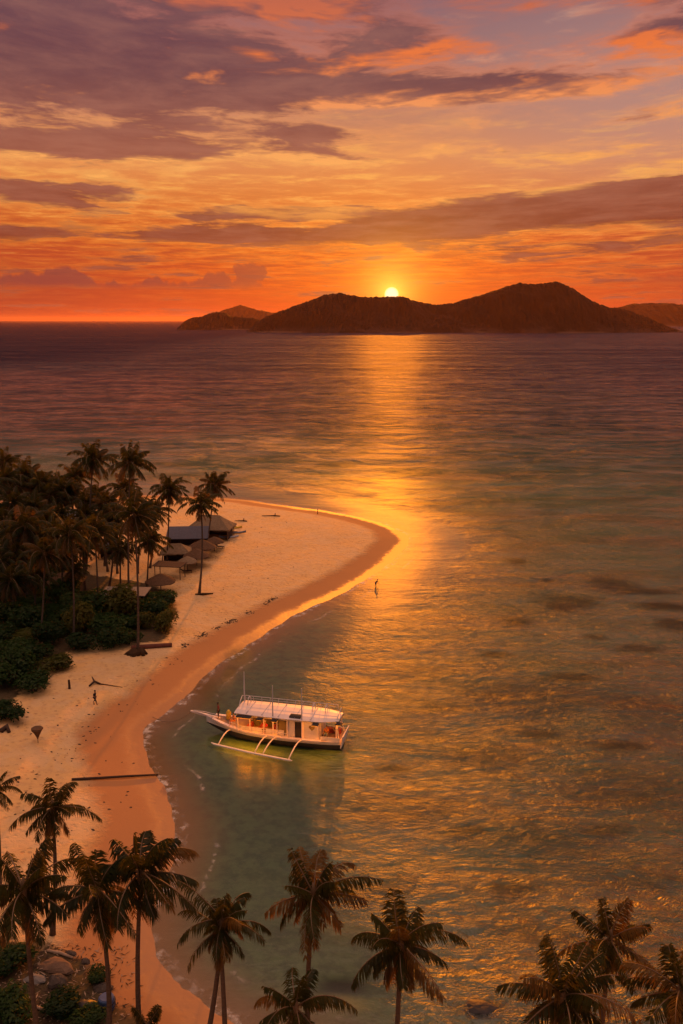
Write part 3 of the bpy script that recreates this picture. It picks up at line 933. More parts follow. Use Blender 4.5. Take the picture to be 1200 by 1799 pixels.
near_palm(8, (704, 1662), 12.5, 0.96, 'palm right of the bottom middle with reddish leaf stalks', (-0.5, -0.2), 20, gold=0.16)
near_palm(9, (1072, 1652), 12.0, 0.82, 'smaller palm with upright orange-lit fronds behind the lower right crown', (0.2, 0.3), 17, (0.12, 0.04), gold=0.28)
near_palm(10, (990, 1752), 13.0, 1.0, 'big crown at the lower right cut by the bottom edge', (0.0, -0.4), 21, gold=0.18)
near_palm(11, (1196, 1742), 13.0, 0.9, 'palm cut off by the right edge at the bottom corner', (0.5, 0.0), 17, gold=0.25)
near_palm(12, (-8, 1388), 10.0, 0.62, 'palm mostly beyond the left edge above the dark log', (-0.5, 0.2), 14)
near_palm(13, (258, 1806), 3.0, 0.62, 'stemless young palm at the bottom edge beside the barrel', (0.0, 0.0), 13, (0.03, 0.0), low=True)

# ------------------------------------------------------------------ bushes
def bush_mesh(seed, w, d, h, n, mat, leaf=0.30):
    rnd = random.Random(seed)
    lobes = [(Vector((rnd.uniform(-0.32, 0.32) * w, rnd.uniform(-0.32, 0.32) * d, h * rnd.uniform(0.35, 0.68))), rnd.uniform(0.22, 0.36)) for _ in range(8)]
    mb = MB()
    V, F = [], []
    for k_ in range(n):
        c, r = rnd.choice(lobes)
        u = Vector((rnd.gauss(0, 1), rnd.gauss(0, 1), rnd.gauss(0.15, 1))).normalized()
        rr = r * rnd.uniform(0.75, 1.08) if rnd.random() < 0.85 else r * rnd.uniform(1.0, 1.3)
        p = c + Vector((u.x * rr * w, u.y * rr * d, u.z * rr * h * 1.1))
        if p.z < 0.02:
            p.z = rnd.uniform(0.02, 0.3)
        nrm = (u + Vector((rnd.gauss(0, 0.5), rnd.gauss(0, 0.5), rnd.gauss(0.4, 0.4)))).normalized()
        a = nrm.orthogonal().normalized()
        a = (Matrix.Rotation(rnd.random() * 6.28, 3, nrm) @ a)
        b = nrm.cross(a)
        l = leaf * rnd.uniform(0.6, 1.3)
        i0 = len(V)
        V += [p - a * l, p + b * l * 0.45, p + a * l + Vector((0, 0, -0.25 * l)), p - b * l * 0.45]
        F += [(i0, i0 + 1, i0 + 2, i0 + 3)]
    mb.add(V, F)
    return mb.mesh('bush_foliage', mat)
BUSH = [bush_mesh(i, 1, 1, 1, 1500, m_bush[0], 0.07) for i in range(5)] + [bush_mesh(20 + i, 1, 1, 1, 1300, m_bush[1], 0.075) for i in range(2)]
sm = MB()
for k_ in range(7):
    a = k_ * 0.9
    sm.tube([(0.03 * math.cos(a), 0.03 * math.sin(a), -0.08), (0.14 * math.cos(a), 0.14 * math.sin(a), 0.25), (0.30 * math.cos(a), 0.30 * math.sin(a), 0.55)], [0.018, 0.012, 0.005], 5)
STEMS = sm.mesh('bush_stems', m_stem)
def bush(p, w, d, h, v, label=None, rz=0.0, group='bushes of the thicket under the palms'):
    t = empty('bush', p, rz)
    tag(t, label or 'dark green broadleaf bush in the thicket under the coconut palms', 'bush', group)
    f = link('foliage', BUSH[v], t); f.scale = (w, d, h)
    s_ = link('stem', STEMS, t); s_.scale = (w, d, h)
    return t
EDGE = [((12, 1262), 4.4, 2.0, 2, 'rounded bush at the left edge where the thicket meets the sand'), ((60, 1214), 4.6, 2.0, 0, 'bush at the thicket front corner near the small wooden post'),
        ((96, 1178), 4.4, 1.9, 5, 'olive bush on the sandy corner left of the driftwood'), ((150, 1140), 4.4, 2.4, 1, 'dark bush at the front of the thicket left of the mound palm'),
        ((196, 1138), 4.0, 2.6, 3, 'tall dark bush directly left of the palm on the root mound'), ((288, 1106), 3.6, 3.0, 6, 'olive bush leaning out onto the sand, farthest right'),
        ((256, 1104), 2.6, 2.4, 5, 'yellow-leaved bush behind the trunk of the mound palm'), ((284, 1062), 4.2, 2.2, 1, 'green bush between the dark shelter and the open sand'),
        ((254, 1066), 4.2, 2.4, 4, 'leafy bush in front of the dark shelter with the light roof'), ((225, 1132), 3.4, 2.2, 2, 'low dark bush touching the mound palm trunk')]
for px, w, h, v, lab in EDGE:
    bush(on_ground(*px), w, w * 0.8, h, v, lab, random.random() * 6)
A1 = np.array([tuple(at_z(*p_).xy) for p_ in VEG1])
rnd = random.Random(5)
edge_p = [on_ground(*e[0]).xy for e in EDGE]
cand = []
yy = 100.0
while yy < 168:
    xx = -78.0
    while xx < -20:
        cand.append((xx + rnd.uniform(-1.3, 1.3), yy + rnd.uniform(-1.3, 1.3)))
        xx += 4.2
    yy += 3.9
cp = np.array(cand)
ok = inside(cp, A1) & (seg_dist(cp, np.vstack([A1, A1[:1]])) > 1.2)
def px_of(p):
    v = Vector(p) - Vector((0, 0, CAM_H))
    z = v.y * CP - v.z * SP
    return 600 + FPX * v.x / z, 899.5 - FPX * (v.y * SP + v.z * CP) / z
for (x, y), good in zip(cand, ok):
    if not good or any((Vector((x, y)) - e).length < 2.6 for e in edge_p):
        continue
    q = px_of((x, y, 1.5))
    if q[0] < -70 or (q[1] < 1062 and q[0] > 88) or q[1] < 1010:
        continue
    w = rnd.uniform(4.0, 5.6)
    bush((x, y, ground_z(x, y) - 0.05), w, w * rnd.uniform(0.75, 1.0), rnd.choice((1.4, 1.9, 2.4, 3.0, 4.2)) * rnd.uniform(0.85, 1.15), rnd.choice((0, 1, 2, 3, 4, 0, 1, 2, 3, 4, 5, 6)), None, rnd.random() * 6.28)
for px, w, h, v, lab in [((20, 1700), 3.0, 1.5, 2, 'dark bush at the lower left edge beside the big palm trunk'), ((108, 1775), 2.6, 1.2, 3, 'low bush amid the debris at the bottom left'),
                         ((168, 1722), 1.8, 0.9, 1, 'small bush by the trunk of the second palm in the bottom row'), ((12, 1785), 3.4, 1.7, 0, 'bush filling the bottom left corner'),
                         ((152, 1797), 2.2, 1.0, 4, 'ground-hugging bush below the dark tarp')]:
    bush(on_ground(*px), w, w * 0.8, h, v, lab, random.random() * 6, 'bushes among the debris at the bottom left')

# ------------------------------------------------------------------ outrigger boat
m_white = paint('white_boat_paint', (0.60, 0.54, 0.53), 0.5, 0.10, 0.9, 0.4)
m_grey = paint('pale_grey_paint', (0.42, 0.43, 0.47), 0.55, 0.12, 0.9, 0.3)
m_keel_shade = paint('keel_rail_shade', (0.035, 0.032, 0.032), 0.6, 0.3, 1.0)  # black lower hull: shade below the rub rail put into its colour
m_deck = paint('deck_wood', (0.22, 0.15, 0.10), 0.7, 0.25, 1.5, stretch=(1, 6, 1))
m_dark = paint('dark_interior', (0.025, 0.022, 0.024), 0.8, 0.3, 1.0)
m_bamboo = paint('white_bamboo', (0.66, 0.60, 0.52), 0.6, 0.15, 2.0)
m_rope = paint('rope', (0.20, 0.13, 0.08), 0.9, 0.2, 4.0)
m_red = paint('dark_red_cloth', (0.20, 0.03, 0.03), 0.9, 0.2, 4.0)
m_orange = paint('orange_cloth', (0.55, 0.20, 0.05), 0.9, 0.2, 4.0)
m_yellow = paint('yellow_plastic', (0.55, 0.38, 0.04), 0.5, 0.15, 3.0)
m_bluec = paint('blue_plastic', (0.05, 0.09, 0.20), 0.5, 0.2, 3.0)
def lamp_mat(name, c, e):
    m, s, out = material(name)
    em = s.n('ShaderNodeEmission'); em.inputs['Color'].default_value = (*c, 1); em.inputs['Strength'].default_value = e
    s.put(out.inputs['Surface'], em.outputs[0])
    return m
m_lamp = lamp_mat('lamp_glow', (1.0, 0.25, 0.012), 380.0)

BOW = at_z(335, 1249, 2.15)
STERN = at_z(602, 1299, 0.75)
AX = (BOW - STERN).xy
BL = AX.length
boat = empty('outrigger_boat', (STERN.x, STERN.y, 0.0), math.atan2(AX.y, AX.x))
tag(boat, 'long white outrigger boat with a flat roof moored in the shallows', 'boat')
K = BL / 20.0                # local x: stern 0 -> bow tip BL ; local y: +port ; the camera looks at +y side
NEAR = 1.0
# the side facing the camera
side_vec = Vector((-AX.y, AX.x)).normalized()
if side_vec.dot(Vector((0, 0)) - STERN.xy) < 0:
    NEAR = -1.0
def L3(s, t, z): return Vector((s * K, t * NEAR, z))
# stations: s, half beam at deck, deck height, half beam at water, bottom
ST = [(0.0, 1.30, 1.05, 1.0), (1.2, 1.45, 1.0, 1.15), (3.0, 1.62, 1.0, 1.3), (6.0, 1.72, 1.0, 1.4), (9.0, 1.70, 1.05, 1.4), (12.0, 1.52, 1.15, 1.2), (14.0, 1.20, 1.32, 0.85),
      (15.6, 0.80, 1.52, 0.45), (17.0, 0.38, 1.75, 0.16), (17.8, 0.16, 1.88, 0.06)]
def beam(s, col):
    return float(np.interp(s, [q[0] for q in ST], [q[col] for q in ST]))
hull, keel = MB(), MB()
def ring(s, hb, dz, wb, up):
    if up:
        return [L3(s, -hb, dz), L3(s, -(hb * 0.75 + wb * 0.25), dz * 0.80), L3(s, -(hb * 0.5 + wb * 0.5), dz * 0.60), L3(s, hb * 0.5 + wb * 0.5, dz * 0.60), L3(s, hb * 0.75 + wb * 0.25, dz * 0.80), L3(s, hb, dz)]
    wa_ = hb * 0.49 + wb * 0.49
    f = min(max((s - 12.5) / 5.3, 0), 1) ** 1.3
    z1, z2 = -0.12 + (dz * 0.56 + 0.12) * f, -0.5 + (dz * 0.52 + 0.5) * f
    return [L3(s, -wa_, dz * 0.60), L3(s, -wb * 0.86, z1), L3(s, -wb * 0.3, z2), L3(s, wb * 0.3, z2), L3(s, wb * 0.86, z1), L3(s, wa_, dz * 0.60)]
hull.rings([ring(*q, True) for q in ST], True, True)
hull.build('hull', m_white, boat)
kk = [ring(s, hb, dz, wb * 0.995, False) for s, hb, dz, wb in ST]
keel.rings(kk, True, True)
keel.build('keel', m_keel_shade, boat)
# bow spar and its side rails
sp = MB()
sp.rings([[L3(s, -w, z - h), L3(s, w, z - h), L3(s, w, z + h), L3(s, -w, z + h)] for s, w, z, h in ((16.0, 0.13, 1.62, 0.12), (17.8, 0.13, 1.86, 0.12), (20.0, 0.08, 2.15, 0.08))])
sp.build('bow_spar', m_white, boat)
br = MB()
br.tube([L3(16.2, 0.5, 1.75), L3(18.2, 0.25, 2.12), L3(19.6, 0.06, 2.24)], 0.035)
br.tube([L3(16.2, -0.5, 1.75), L3(18.2, -0.25, 2.12), L3(19.6, -0.06, 2.24)], 0.035)
br.build('bow_rail', m_white, boat)
# rub rail / side deck
for sg in (1, -1):
    r = MB()
    rr = [(s, beam(s, 1), beam(s, 2)) for s in np.linspace(2.3, 16.8, 22)]
    r.rings([[L3(s, sg * (b - 0.16), z + 0.003), L3(s, sg * (b + 0.22), z + 0.003), L3(s, sg * (b + 0.22), z + 0.15), L3(s, sg * (b - 0.16), z + 0.15)] for s, b, z in rr])
    r.build('rub_rail', m_white, boat)
    g = MB()
    gp = [(s, beam(s, 1), beam(s, 2)) for s in np.linspace(6.2, 14.2, 17)]
    g.tube([L3(s, sg * (b + 0.10), z + 0.62) for s, b, z in gp], 0.03)
    g.tube([L3(s, sg * (b + 0.10), z + 0.38) for s, b, z in gp], 0.02)
    for s, b, z in gp:
        g.tube([L3(s, sg * (b + 0.10), z + 0.12), L3(s, sg * (b + 0.10), z + 0.62)], 0.028)
    g.build('side_rail', m_grey, boat)
# decks
dk = MB()
dk.rings([[L3(s, -beam(s, 1) * 0.93, beam(s, 2) + 0.01), L3(s, beam(s, 1) * 0.93, beam(s, 2) + 0.01), L3(s, beam(s, 1) * 0.93, beam(s, 2) + 0.05), L3(s, -beam(s, 1) * 0.93, beam(s, 2) + 0.05)] for s in (0.1, 3, 6, 9, 12, 14, 15.6, 17.0)])
dk.build('deck', m_deck, boat)
# cabin walls
RZ = 3.25
cw = MB()
for sg in (1, -1):
    y = sg * 1.42
    cw.box(L3(3.55, y, 1.05 + 1.1), (1.9 * K, 0.06, 2.14))                       # solid after panel
    cw.box(L3(6.1, y, 1.05 + 1.1), (0.9 * K, 0.06, 2.14))                         # panel between the two door openings
    cw.box(L3(10.05, y, 1.05 + 0.36), (6.0 * K, 0.05, 0.70))                      # low wall under the long window
    cw.box(L3(8.0, y, 3.05), (10.4 * K, 0.05, 0.24))                              # header under the roof
cw.box(L3(2.6, 0, 2.15), (0.06, 2.6, 2.1))
cw.build('cabin_wall', m_grey, boat)
ci = MB()
ci.box(L3(7.4, -0.62, 2.05), (8.6 * K, 0.9, 1.6))
ci.build('dark_interior', m_dark, boat)  # black block standing in for the shade inside the cabin
for s0, w, a in ((5.2, 0.85, 0.5), (7.2, 1.1, 0.62)):
    dm = MB()
    pts = [L3(s0 - w / 2, 1.455, 1.12), L3(s0 + w / 2, 1.455, 1.12), L3(s0 + w / 2, 1.455, 2.4), L3(s0 + w * 0.30, 1.455, 2.8), L3(s0, 1.455, 2.9), L3(s0 - w * 0.30, 1.455, 2.8), L3(s0 - w / 2, 1.455, 2.4)]
    dm.rings([[p - L3(0, 0.12, 0) for p in pts], [p - L3(0, 0.07, 0) for p in pts]])
    dm.build('doorway_shade', m_dark, boat)  # black slab fills the opening in place of the shade behind it
hp = MB()
hpts = []
for j in range(20):
    q = 2 * math.pi * j / 20
    hx = 16 * math.sin(q) ** 3 / 16 * 0.40
    hy = (13 * math.cos(q) - 5 * math.cos(2 * q) - 2 * math.cos(3 * q) - math.cos(4 * q)) / 16 * 0.34
    hpts.append((hx, hy))
hp.rings([[L3(3.45 + x_, 1.445, 2.42 + y_) for x_, y_ in hpts], [L3(3.45 + x_, 1.475, 2.42 + y_) for x_, y_ in hpts]])
hp.build('heart_window', m_dark, boat)  # black plate painted as the dark inside of the heart opening
for sg in (1, -1):
    for s in (2.65, 4.55, 6.6, 7.9, 9.6, 11.4, 13.0):
        q = MB()
        q.box(L3(s, sg * 1.50, 2.15), (0.10, 0.09, 2.2))
        q.build('roof_post', m_white, boat)
for s in (0.5,):
    for sg in (1, -1):
        q = MB(); q.box(L3(s, sg * 1.1, 2.1), (0.09, 0.09, 2.1)); q.build('roof_post', m_white, boat)
bench = MB()
for s in (8.6, 10.2, 11.8):
    bench.box(L3(s, 0.55, 1.35), (0.45, 1.5, 0.5))
bench.box(L3(1.3, -0.75, 1.32), (1.6, 0.5, 0.45))
bench.build('bench', m_red, boat)
# roof
rf = MB()
RO = [(0.2, 1.05), (1.2, 1.40), (2.4, 1.72), (6, 1.84), (10, 1.84), (13.4, 1.70)]
rf.rings([[L3(s, -w, RZ), L3(s, w, RZ), L3(s, w + 0.02, RZ + 0.07), L3(s, w * 0.5, RZ + 0.16), L3(s, -w * 0.5, RZ + 0.16), L3(s, -w - 0.02, RZ + 0.07)] for s, w in RO])
rf.build('roof', m_white, boat)
seam = MB()
for s in (3.6, 5.6, 7.7, 9.8, 11.8):
    seam.box(L3(s, 0, RZ + 0.165), (0.05, 3.3, 0.05))
seam.build('roof_batten', m_grey, boat)
hc = MB(); hc.box(L3(5.6, 1.15, RZ + 0.19), (1.25, 0.75, 0.14)); hc.build('roof_hatch', m_dark, boat)
rl = MB()
xs_ = list(np.linspace(1.0, 13.2, 12))
rl.tube([L3(s, -1.55, RZ + 0.72) for s in xs_], 0.03)
rl.tube([L3(s, -1.55, RZ + 0.44) for s in xs_], 0.02)
for s in xs_:
    rl.tube([L3(s, -1.55, RZ + 0.05), L3(s, -1.55, RZ + 0.72)], 0.028)
rl.tube([L3(13.2, -1.55, RZ + 0.72), L3(13.5, -1.3, RZ + 0.78), L3(13.3, -0.2, RZ + 0.7), L3(13.3, 0.3, RZ + 0.1)], 0.045)
rl.build('roof_rail', m_white, boat)
for s0 in (12.4, 3.9, 2.3):
    ho = MB()
    ho.tube([L3(s0, -0.9 + 0.55 * math.cos(q) * 1.0, RZ + 0.08 + 0.85 * math.sin(q)) for q in np.linspace(0, math.pi, 11)], 0.05)
    ho.build('roof_hoop', m_white, boat)
gt = MB()
gt.tube([L3(0.15, 1.25, 1.1), L3(0.5, 0.9, 3.3), L3(0.2, 0.1, 4.35)], 0.05)
gt.tube([L3(0.15, -1.25, 1.1), L3(0.5, -0.9, 3.3), L3(0.2, -0.1, 4.35)], 0.05)
gt.tube([L3(0.2, 0.12, 4.33), L3(0.2, -0.12, 4.33)], 0.05)
gt.tube([L3(0.45, -0.9, 3.2), L3(0.45, 0.9, 3.2)], 0.05)
gt.build('stern_frame', m_bamboo, boat)
tb = MB()
tb.rings([[L3(-0.02, -1.32, 0.35), L3(-0.02, 1.32, 0.35), L3(-0.35, 1.45, 1.75), L3(-0.35, -1.45, 1.75)], [L3(-0.14, -1.32, 0.33), L3(-0.14, 1.32, 0.33), L3(-0.47, 1.45, 1.77), L3(-0.47, -1.45, 1.77)]])
tb.build('transom', m_white, boat)
sb_ = MB()
for sg in (1, -1):
    sb_.box(L3(1.25, sg * 1.34, 1.25), (2.5 * K, 0.06, 0.5))
sb_.build('stern_bulwark', m_grey, boat)
for s, t, z0, z1 in ((13.2, -1.3, RZ + 0.1, 6.9), (8.35, 1.62, 1.2, 6.9), (4.65, 1.62, 1.2, 6.9)):
    ms = MB()
    ms.tube([L3(s, t, z0), L3(s + 0.02, t, (z0 + z1) / 2), L3(s, t, z1)], [0.085, 0.075, 0.045])
    ms.build('mast', m_white, boat)
st_ = MB()
st_.tube([L3(13.2, -1.3, 6.6), L3(8.35, 1.62, 6.5)], 0.012, 4); st_.tube([L3(8.35, 1.62, 6.5), L3(4.65, 1.62, 6.5)], 0.012, 4)
st_.tube([L3(4.65, 1.62, 6.5), L3(0.2, 0.0, 4.3)], 0.012, 4)
st_.build('stay_rope', m_rope, boat)
# outriggers: near float placed from the photo, far one mirrored
def to_local(p):
    q = p.xy - STERN.xy
    a = AX.normalized(); b = Vector((-a.y, a.x))
    return q.dot(a), q.dot(b) * NEAR
fa, fb = to_local(at_z(371, 1307, 0.25)), to_local(at_z(513, 1337, 0.25))
arms = [(405, 1281, 383, 1309), (468, 1294, 447, 1323), (484, 1297, 461, 1326), (527, 1303, 506, 1336)]
for sg in (1, -1):
    fl = MB()
    P0 = Vector((fa[0], fa[1] * sg * NEAR, 0.42)); P1 = Vector((fb[0], fb[1] * sg * NEAR, 0.25))
    fl.tube([P0, P0.lerp(P1, 0.04) - Vector((0, 0, 0.12)), P0.lerp(P1, 0.5) - Vector((0, 0, 0.14)), P0.lerp(P1, 0.96), P1 + Vector((0, 0, 0.04))], [0.05, 0.12, 0.13, 0.12, 0.06], 8)
    fl.build('outrigger_float', m_bamboo, boat, True)
    for (x0, y0, x1, y1) in arms:
        ft = to_local(at_z(x1, y1, 0.28)); hl = to_local(at_z(x0, y0, 1.1))
        u = (ft[0] - fa[0]) / (fb[0] - fa[0])
        foot = P0.lerp(P1, u)
        foot.z = 0.28
        head = Vector((hl[0], (beam(hl[0] / K, 1) + 0.2) * sg * NEAR, 1.12))
        mid = head.lerp(foot, 0.5) + Vector((0, 0, 0.32))
        q1 = head.lerp(mid, 0.5) + Vector((0, 0, 0.10)); q2 = mid.lerp(foot, 0.55) + Vector((0, 0, 0.06))
        am = MB(); am.tube([head, q1, mid, q2, foot], 0.07, 6)
        am.build('outrigger_arm', m_bamboo, boat, True)
# lamps hung under the roof edge: shaded above, glowing downward
for px in (421, 466, 491, 560, 597):
    f = (px - 335) / (602 - 335)
    s = 20 - f * 20 - 0.3
    w = float(np.interp(s, [q[0] for q in RO], [q[1] for q in RO])) if s < 13.4 else 0.9
    wd = 1.5 if px == 421 else 0.5
    lz = RZ - 0.16
    w += 0.36
    sh = MB(); sh.box(L3(min(s, 12.0), w - 0.1, lz + 0.055), (wd + 0.16, 0.62, 0.09)); sh.box(L3(min(s, 12.0), w - 0.40, lz - 0.07), (wd + 0.16, 0.03, 0.15)); so_ = sh.build('lamp', m_dark, boat)
    gl_ = MB(); gl_.box(L3(min(s, 12.0), w - 0.1, lz - 0.015), (wd, 0.52, 0.03)); gl_.build('lamp_glass', m_lamp, so_)
# loose gear
gear = MB(); gear.tube([(0, 0, 0), (0, 0, 0.06), (0, 0, 0.55), (0, 0, 0.68), (0.0, 0, 0.72)], [0.20, 0.22, 0.22, 0.12, 0.07], 10)
def world_of(s, t, z):
    return boat.matrix_basis @ L3(s, t, z)
bpy.context.view_layer.update()
can = gear.build('water_drum', m_yellow, None, True, world_of(15.0, -0.35, beam(15.0, 2) + 0.06)); can.scale = (1.3, 1.3, 1.5)
tag(can, 'yellow drum on the foredeck of the white boat', 'drum')
mr = MB()
A0, A1_ = world_of(19.8, 0, 2.1), on_ground(268, 1261, 0.1)
mr.tube([A0.lerp(A1_, i / 12) - Vector((0, 0, 0.9 * math.sin(math.pi * i / 12))) for i in range(13)], 0.03, 5)
tag(mr.build('mooring_rope', m_rope), 'thin mooring rope from the bow of the boat to the beach', 'rope')

# ------------------------------------------------------------------ people
m_skin = paint('skin', (0.17, 0.09, 0.055), 0.6, 0.1, 8.0)
m_hair = paint('dark_hair', (0.012, 0.010, 0.009), 0.7, 0.2, 20.0)
m_black = paint('dark_cloth', (0.018, 0.017, 0.022), 0.9, 0.2, 6.0)
m_blues = paint('navy_cloth', (0.03, 0.035, 0.08), 0.9, 0.2, 6.0)
m_whitec = paint('white_cloth', (0.6, 0.58, 0.55), 0.9, 0.1, 6.0)
def skin_mesh(name, pts, edges, rads, root, mat):
    me = bpy.data.meshes.new(name)
    me.from_pydata([tuple(p) for p in pts], edges, [])
    o = bpy.data.objects.new(name, me)
    COL.objects.link(o)
    md = o.modifiers.new('skin', 'SKIN')
    md.use_smooth_shade = True
    for i, r in enumerate(rads):
        me.skin_vertices[0].data[i].radius = r if hasattr(r, '__len__') else (r, r)
    me.skin_vertices[0].data[root].use_root = True
    o.modifiers.new('sub', 'SUBSURF').levels = 2
    dg = bpy.context.evaluated_depsgraph_get()
    m2 = bpy.data.meshes.new_from_object(o.evaluated_get(dg))
    bpy.data.objects.remove(o)
    m2.materials.clear()
    m2.materials.append(mat)
    m2.polygons.foreach_set('use_smooth', [True] * len(m2.polygons))
    m2.name = name
    return m2
POSES = {
 'stand': dict(hip=0.93, tor=(0, 0.02), hands=((0.26, 0.10, 0.86), (-0.26, 0.10, 0.86)), elbows=((0.27, -0.02, 1.10), (-0.27, -0.02, 1.10)), knees=((0.10, 0.03, 0.50), (-0.10, 0.03, 0.50)), feet=((0.11, 0.0, 0.07), (-0.11, 0.0, 0.07))),
 'walk': dict(hip=0.92, tor=(0, 0.07), hands=((0.25, 0.32, 1.00), (-0.25, -0.20, 0.90)), elbows=((0.27, 0.08, 1.10), (-0.28, -0.14, 1.14)), knees=((0.10, 0.24, 0.54), (-0.10, -0.04, 0.50)), feet=((0.10, 0.34, 0.09), (-0.10, -0.36, 0.14))),
 'sit': dict(hip=0.47, tor=(0, 0.0), hands=((0.20, 0.40, 0.58), (-0.20, 0.40, 0.58)), elbows=((0.28, 0.10, 0.66), (-0.28, 0.10, 0.66)), knees=((0.12, 0.44, 0.50), (-0.12, 0.44, 0.50)), feet=((0.12, 0.44, 0.07), (-0.12, 0.46, 0.07))),
 'bend': dict(hip=0.88, tor=(0, 0.42), hands=((0.22, 0.62, 0.62), (-0.22, 0.58, 0.60)), elbows=((0.26, 0.46, 0.86), (-0.26, 0.44, 0.86)), knees=((0.11, 0.06, 0.48), (-0.11, 0.02, 0.48)), feet=((0.12, 0.05, 0.07), (-0.12, -0.08, 0.07))),
}
def person(loc, rz, pose, shirt, pants, label, size=1.0, hair=None, group=None):
    P = POSES[pose]
    h = P['hip']; ty = P['tor'][1]
    up = 0.50 if ty < 0.3 else 0.36
    t = empty('person', loc, rz)
    t.scale = (size,) * 3
    tag(t, label, 'person', group)
    pel = Vector((0, 0, h)); che = Vector((0, ty * 0.6, h + up * 0.62)); nec = Vector((0, ty, h + up + 0.04)); hd = Vector((0, ty * 1.15 + 0.03, h + up + 0.21)); tp = Vector((0, ty * 1.15 + 0.02, h + up + 0.31))
    nose = hd + Vector((0, 0.105, 0.0))
    pts = [pel, che, nec, hd, tp, nose]; ed = [(0, 1), (1, 2), (2, 3), (3, 4), (3, 5)]
    rad = [(0.15, 0.11), (0.17, 0.11), 0.06, (0.085, 0.10), 0.07, 0.018]
    for sgn in (0, 1):
        sx = 1 if sgn == 0 else -1
        sh = Vector((0.19 * sx, nec.y - 0.02, nec.z - 0.09)); elb = Vector(P['elbows'][sgn]); hn = Vector(P['hands'][sgn])
        b = len(pts); fd_ = (hn - elb).normalized()
        pts += [sh, elb, hn, hn + fd_ * 0.09]
        ed += [(1, b), (b, b + 1), (b + 1, b + 2), (b + 2, b + 3)]
        rad += [0.062, 0.045, 0.032, (0.038, 0.02)]
        # thumb and fingers
        side = fd_.orthogonal().normalized()
        for j, (o_, l_) in enumerate(((-0.028, 0.07), (-0.010, 0.085), (0.010, 0.08), (0.028, 0.065))):
            pts.append(hn + fd_ * (0.09 + l_) + side * o_ + Vector((0, 0, -0.012 * j))); ed.append((b + 3, len(pts) - 1)); rad.append(0.009)
        pts.append(hn + fd_ * 0.07 + side * 0.06); ed.append((b + 2, len(pts) - 1)); rad.append(0.010)
        hp_ = Vector((0.10 * sx, 0, h - 0.06)); kn = Vector(P['knees'][sgn]); ft = Vector(P['feet'][sgn])
        b = len(pts)
        pts += [hp_, kn, ft, ft + Vector((0, 0.17, -0.035))]
        ed += [(0, b), (b, b + 1), (b + 1, b + 2), (b + 2, b + 3)]
        rad += [0.095, 0.062, 0.042, (0.045, 0.03)]
    link('body', skin_mesh('person_body', pts, ed, rad, 0, m_skin), t)
    # shirt over torso and upper arms
    sp_ = [pel + Vector((0, 0, 0.02)), che, nec + Vector((0, 0, -0.03))]; se = [(0, 1), (1, 2)]; sr = [(0.165, 0.125), (0.185, 0.125), 0.078]
    for sgn in (0, 1):
        sx = 1 if sgn == 0 else -1
        b = len(sp_)
        sh = Vector((0.19 * sx, nec.y - 0.02, nec.z - 0.09)); elb = Vector(P['elbows'][sgn])
        sp_ += [sh, sh.lerp(elb, 0.75)]; se += [(1, b), (b, b + 1)]; sr += [0.078, 0.066]
    link('shirt', skin_mesh('person_shirt', sp_, se, sr, 0, shirt), t)
    pp = [pel]; pe = []; pr = [(0.17, 0.128)]
    for sgn in (0, 1):
        sx = 1 if sgn == 0 else -1
        b = len(pp)
        kn = Vector(P['knees'][sgn]); ft = Vector(P['feet'][sgn])
        pp += [Vector((0.10 * sx, 0, h - 0.06)), kn, kn.lerp(ft, 0.55)]; pe += [(0, b), (b, b + 1), (b + 1, b + 2)]; pr += [0.112, 0.082, 0.068]
    link('trousers', skin_mesh('person_trousers', pp, pe, pr, 0, pants), t)
    hb_ = MB()
    rings = []
    for i in range(5):
        q = i / 4 * math.pi * 0.52
        rings.append([hd + Vector((0.108 * math.sin(q + 0.02) * math.cos(a), -0.012 + 0.125 * math.sin(q + 0.02) * math.sin(a) - 0.02 * i / 4, 0.055 + 0.115 * math.cos(q))) for a in np.linspace(0, 2 * math.pi, 12, endpoint=False)])
    hb_.rings(rings[::-1])
    hb_.build('hair', hair or m_hair, t, True)
    return t
pg = on_ground(167, 1237)
person(pg, R(-115), 'walk', m_black, m_black, 'person in dark clothes striding across the dry sand')
pg = at_z(660, 1029, 0.0)
person((pg.x, pg.y, -0.12), R(-60), 'bend', m_black, m_blues, 'person bending at the water edge near the sandbar tip', 0.8)
def aboard(s, t, z, rz, *a, **kw):
    q = world_of(s, t, z)
    return person(q, boat.rotation_euler.z - math.pi / 2 + rz, *a, **kw)
aboard(16.2, 0.02, beam(16.2, 2) + 0.06, 0.3, 'stand', m_red, m_black, 'person in dark red standing at the bow of the white boat', 1.05)
aboard(14.0, 0.35, beam(14.0, 2) + 0.06, 0.8, 'sit', m_orange, m_orange, 'person in orange sitting at the front edge of the boat cabin')
aboard(9.6, 1.05, 1.12, math.pi / 2, 'sit', paint('red_cloth', (0.45, 0.03, 0.05), 0.9, 0.15, 5), m_black, 'person in red with a white cap in the long cabin window', 1.05, m_whitec)
aboard(1.9, 0.5, 1.1, math.pi / 2, 'sit', m_orange, m_bluec, 'person in orange on the after deck nearest the cabin')
aboard(0.9, -0.1, 1.1, 2.2, 'sit', m_blues, m_blues, 'person in navy seated by the transom of the boat')

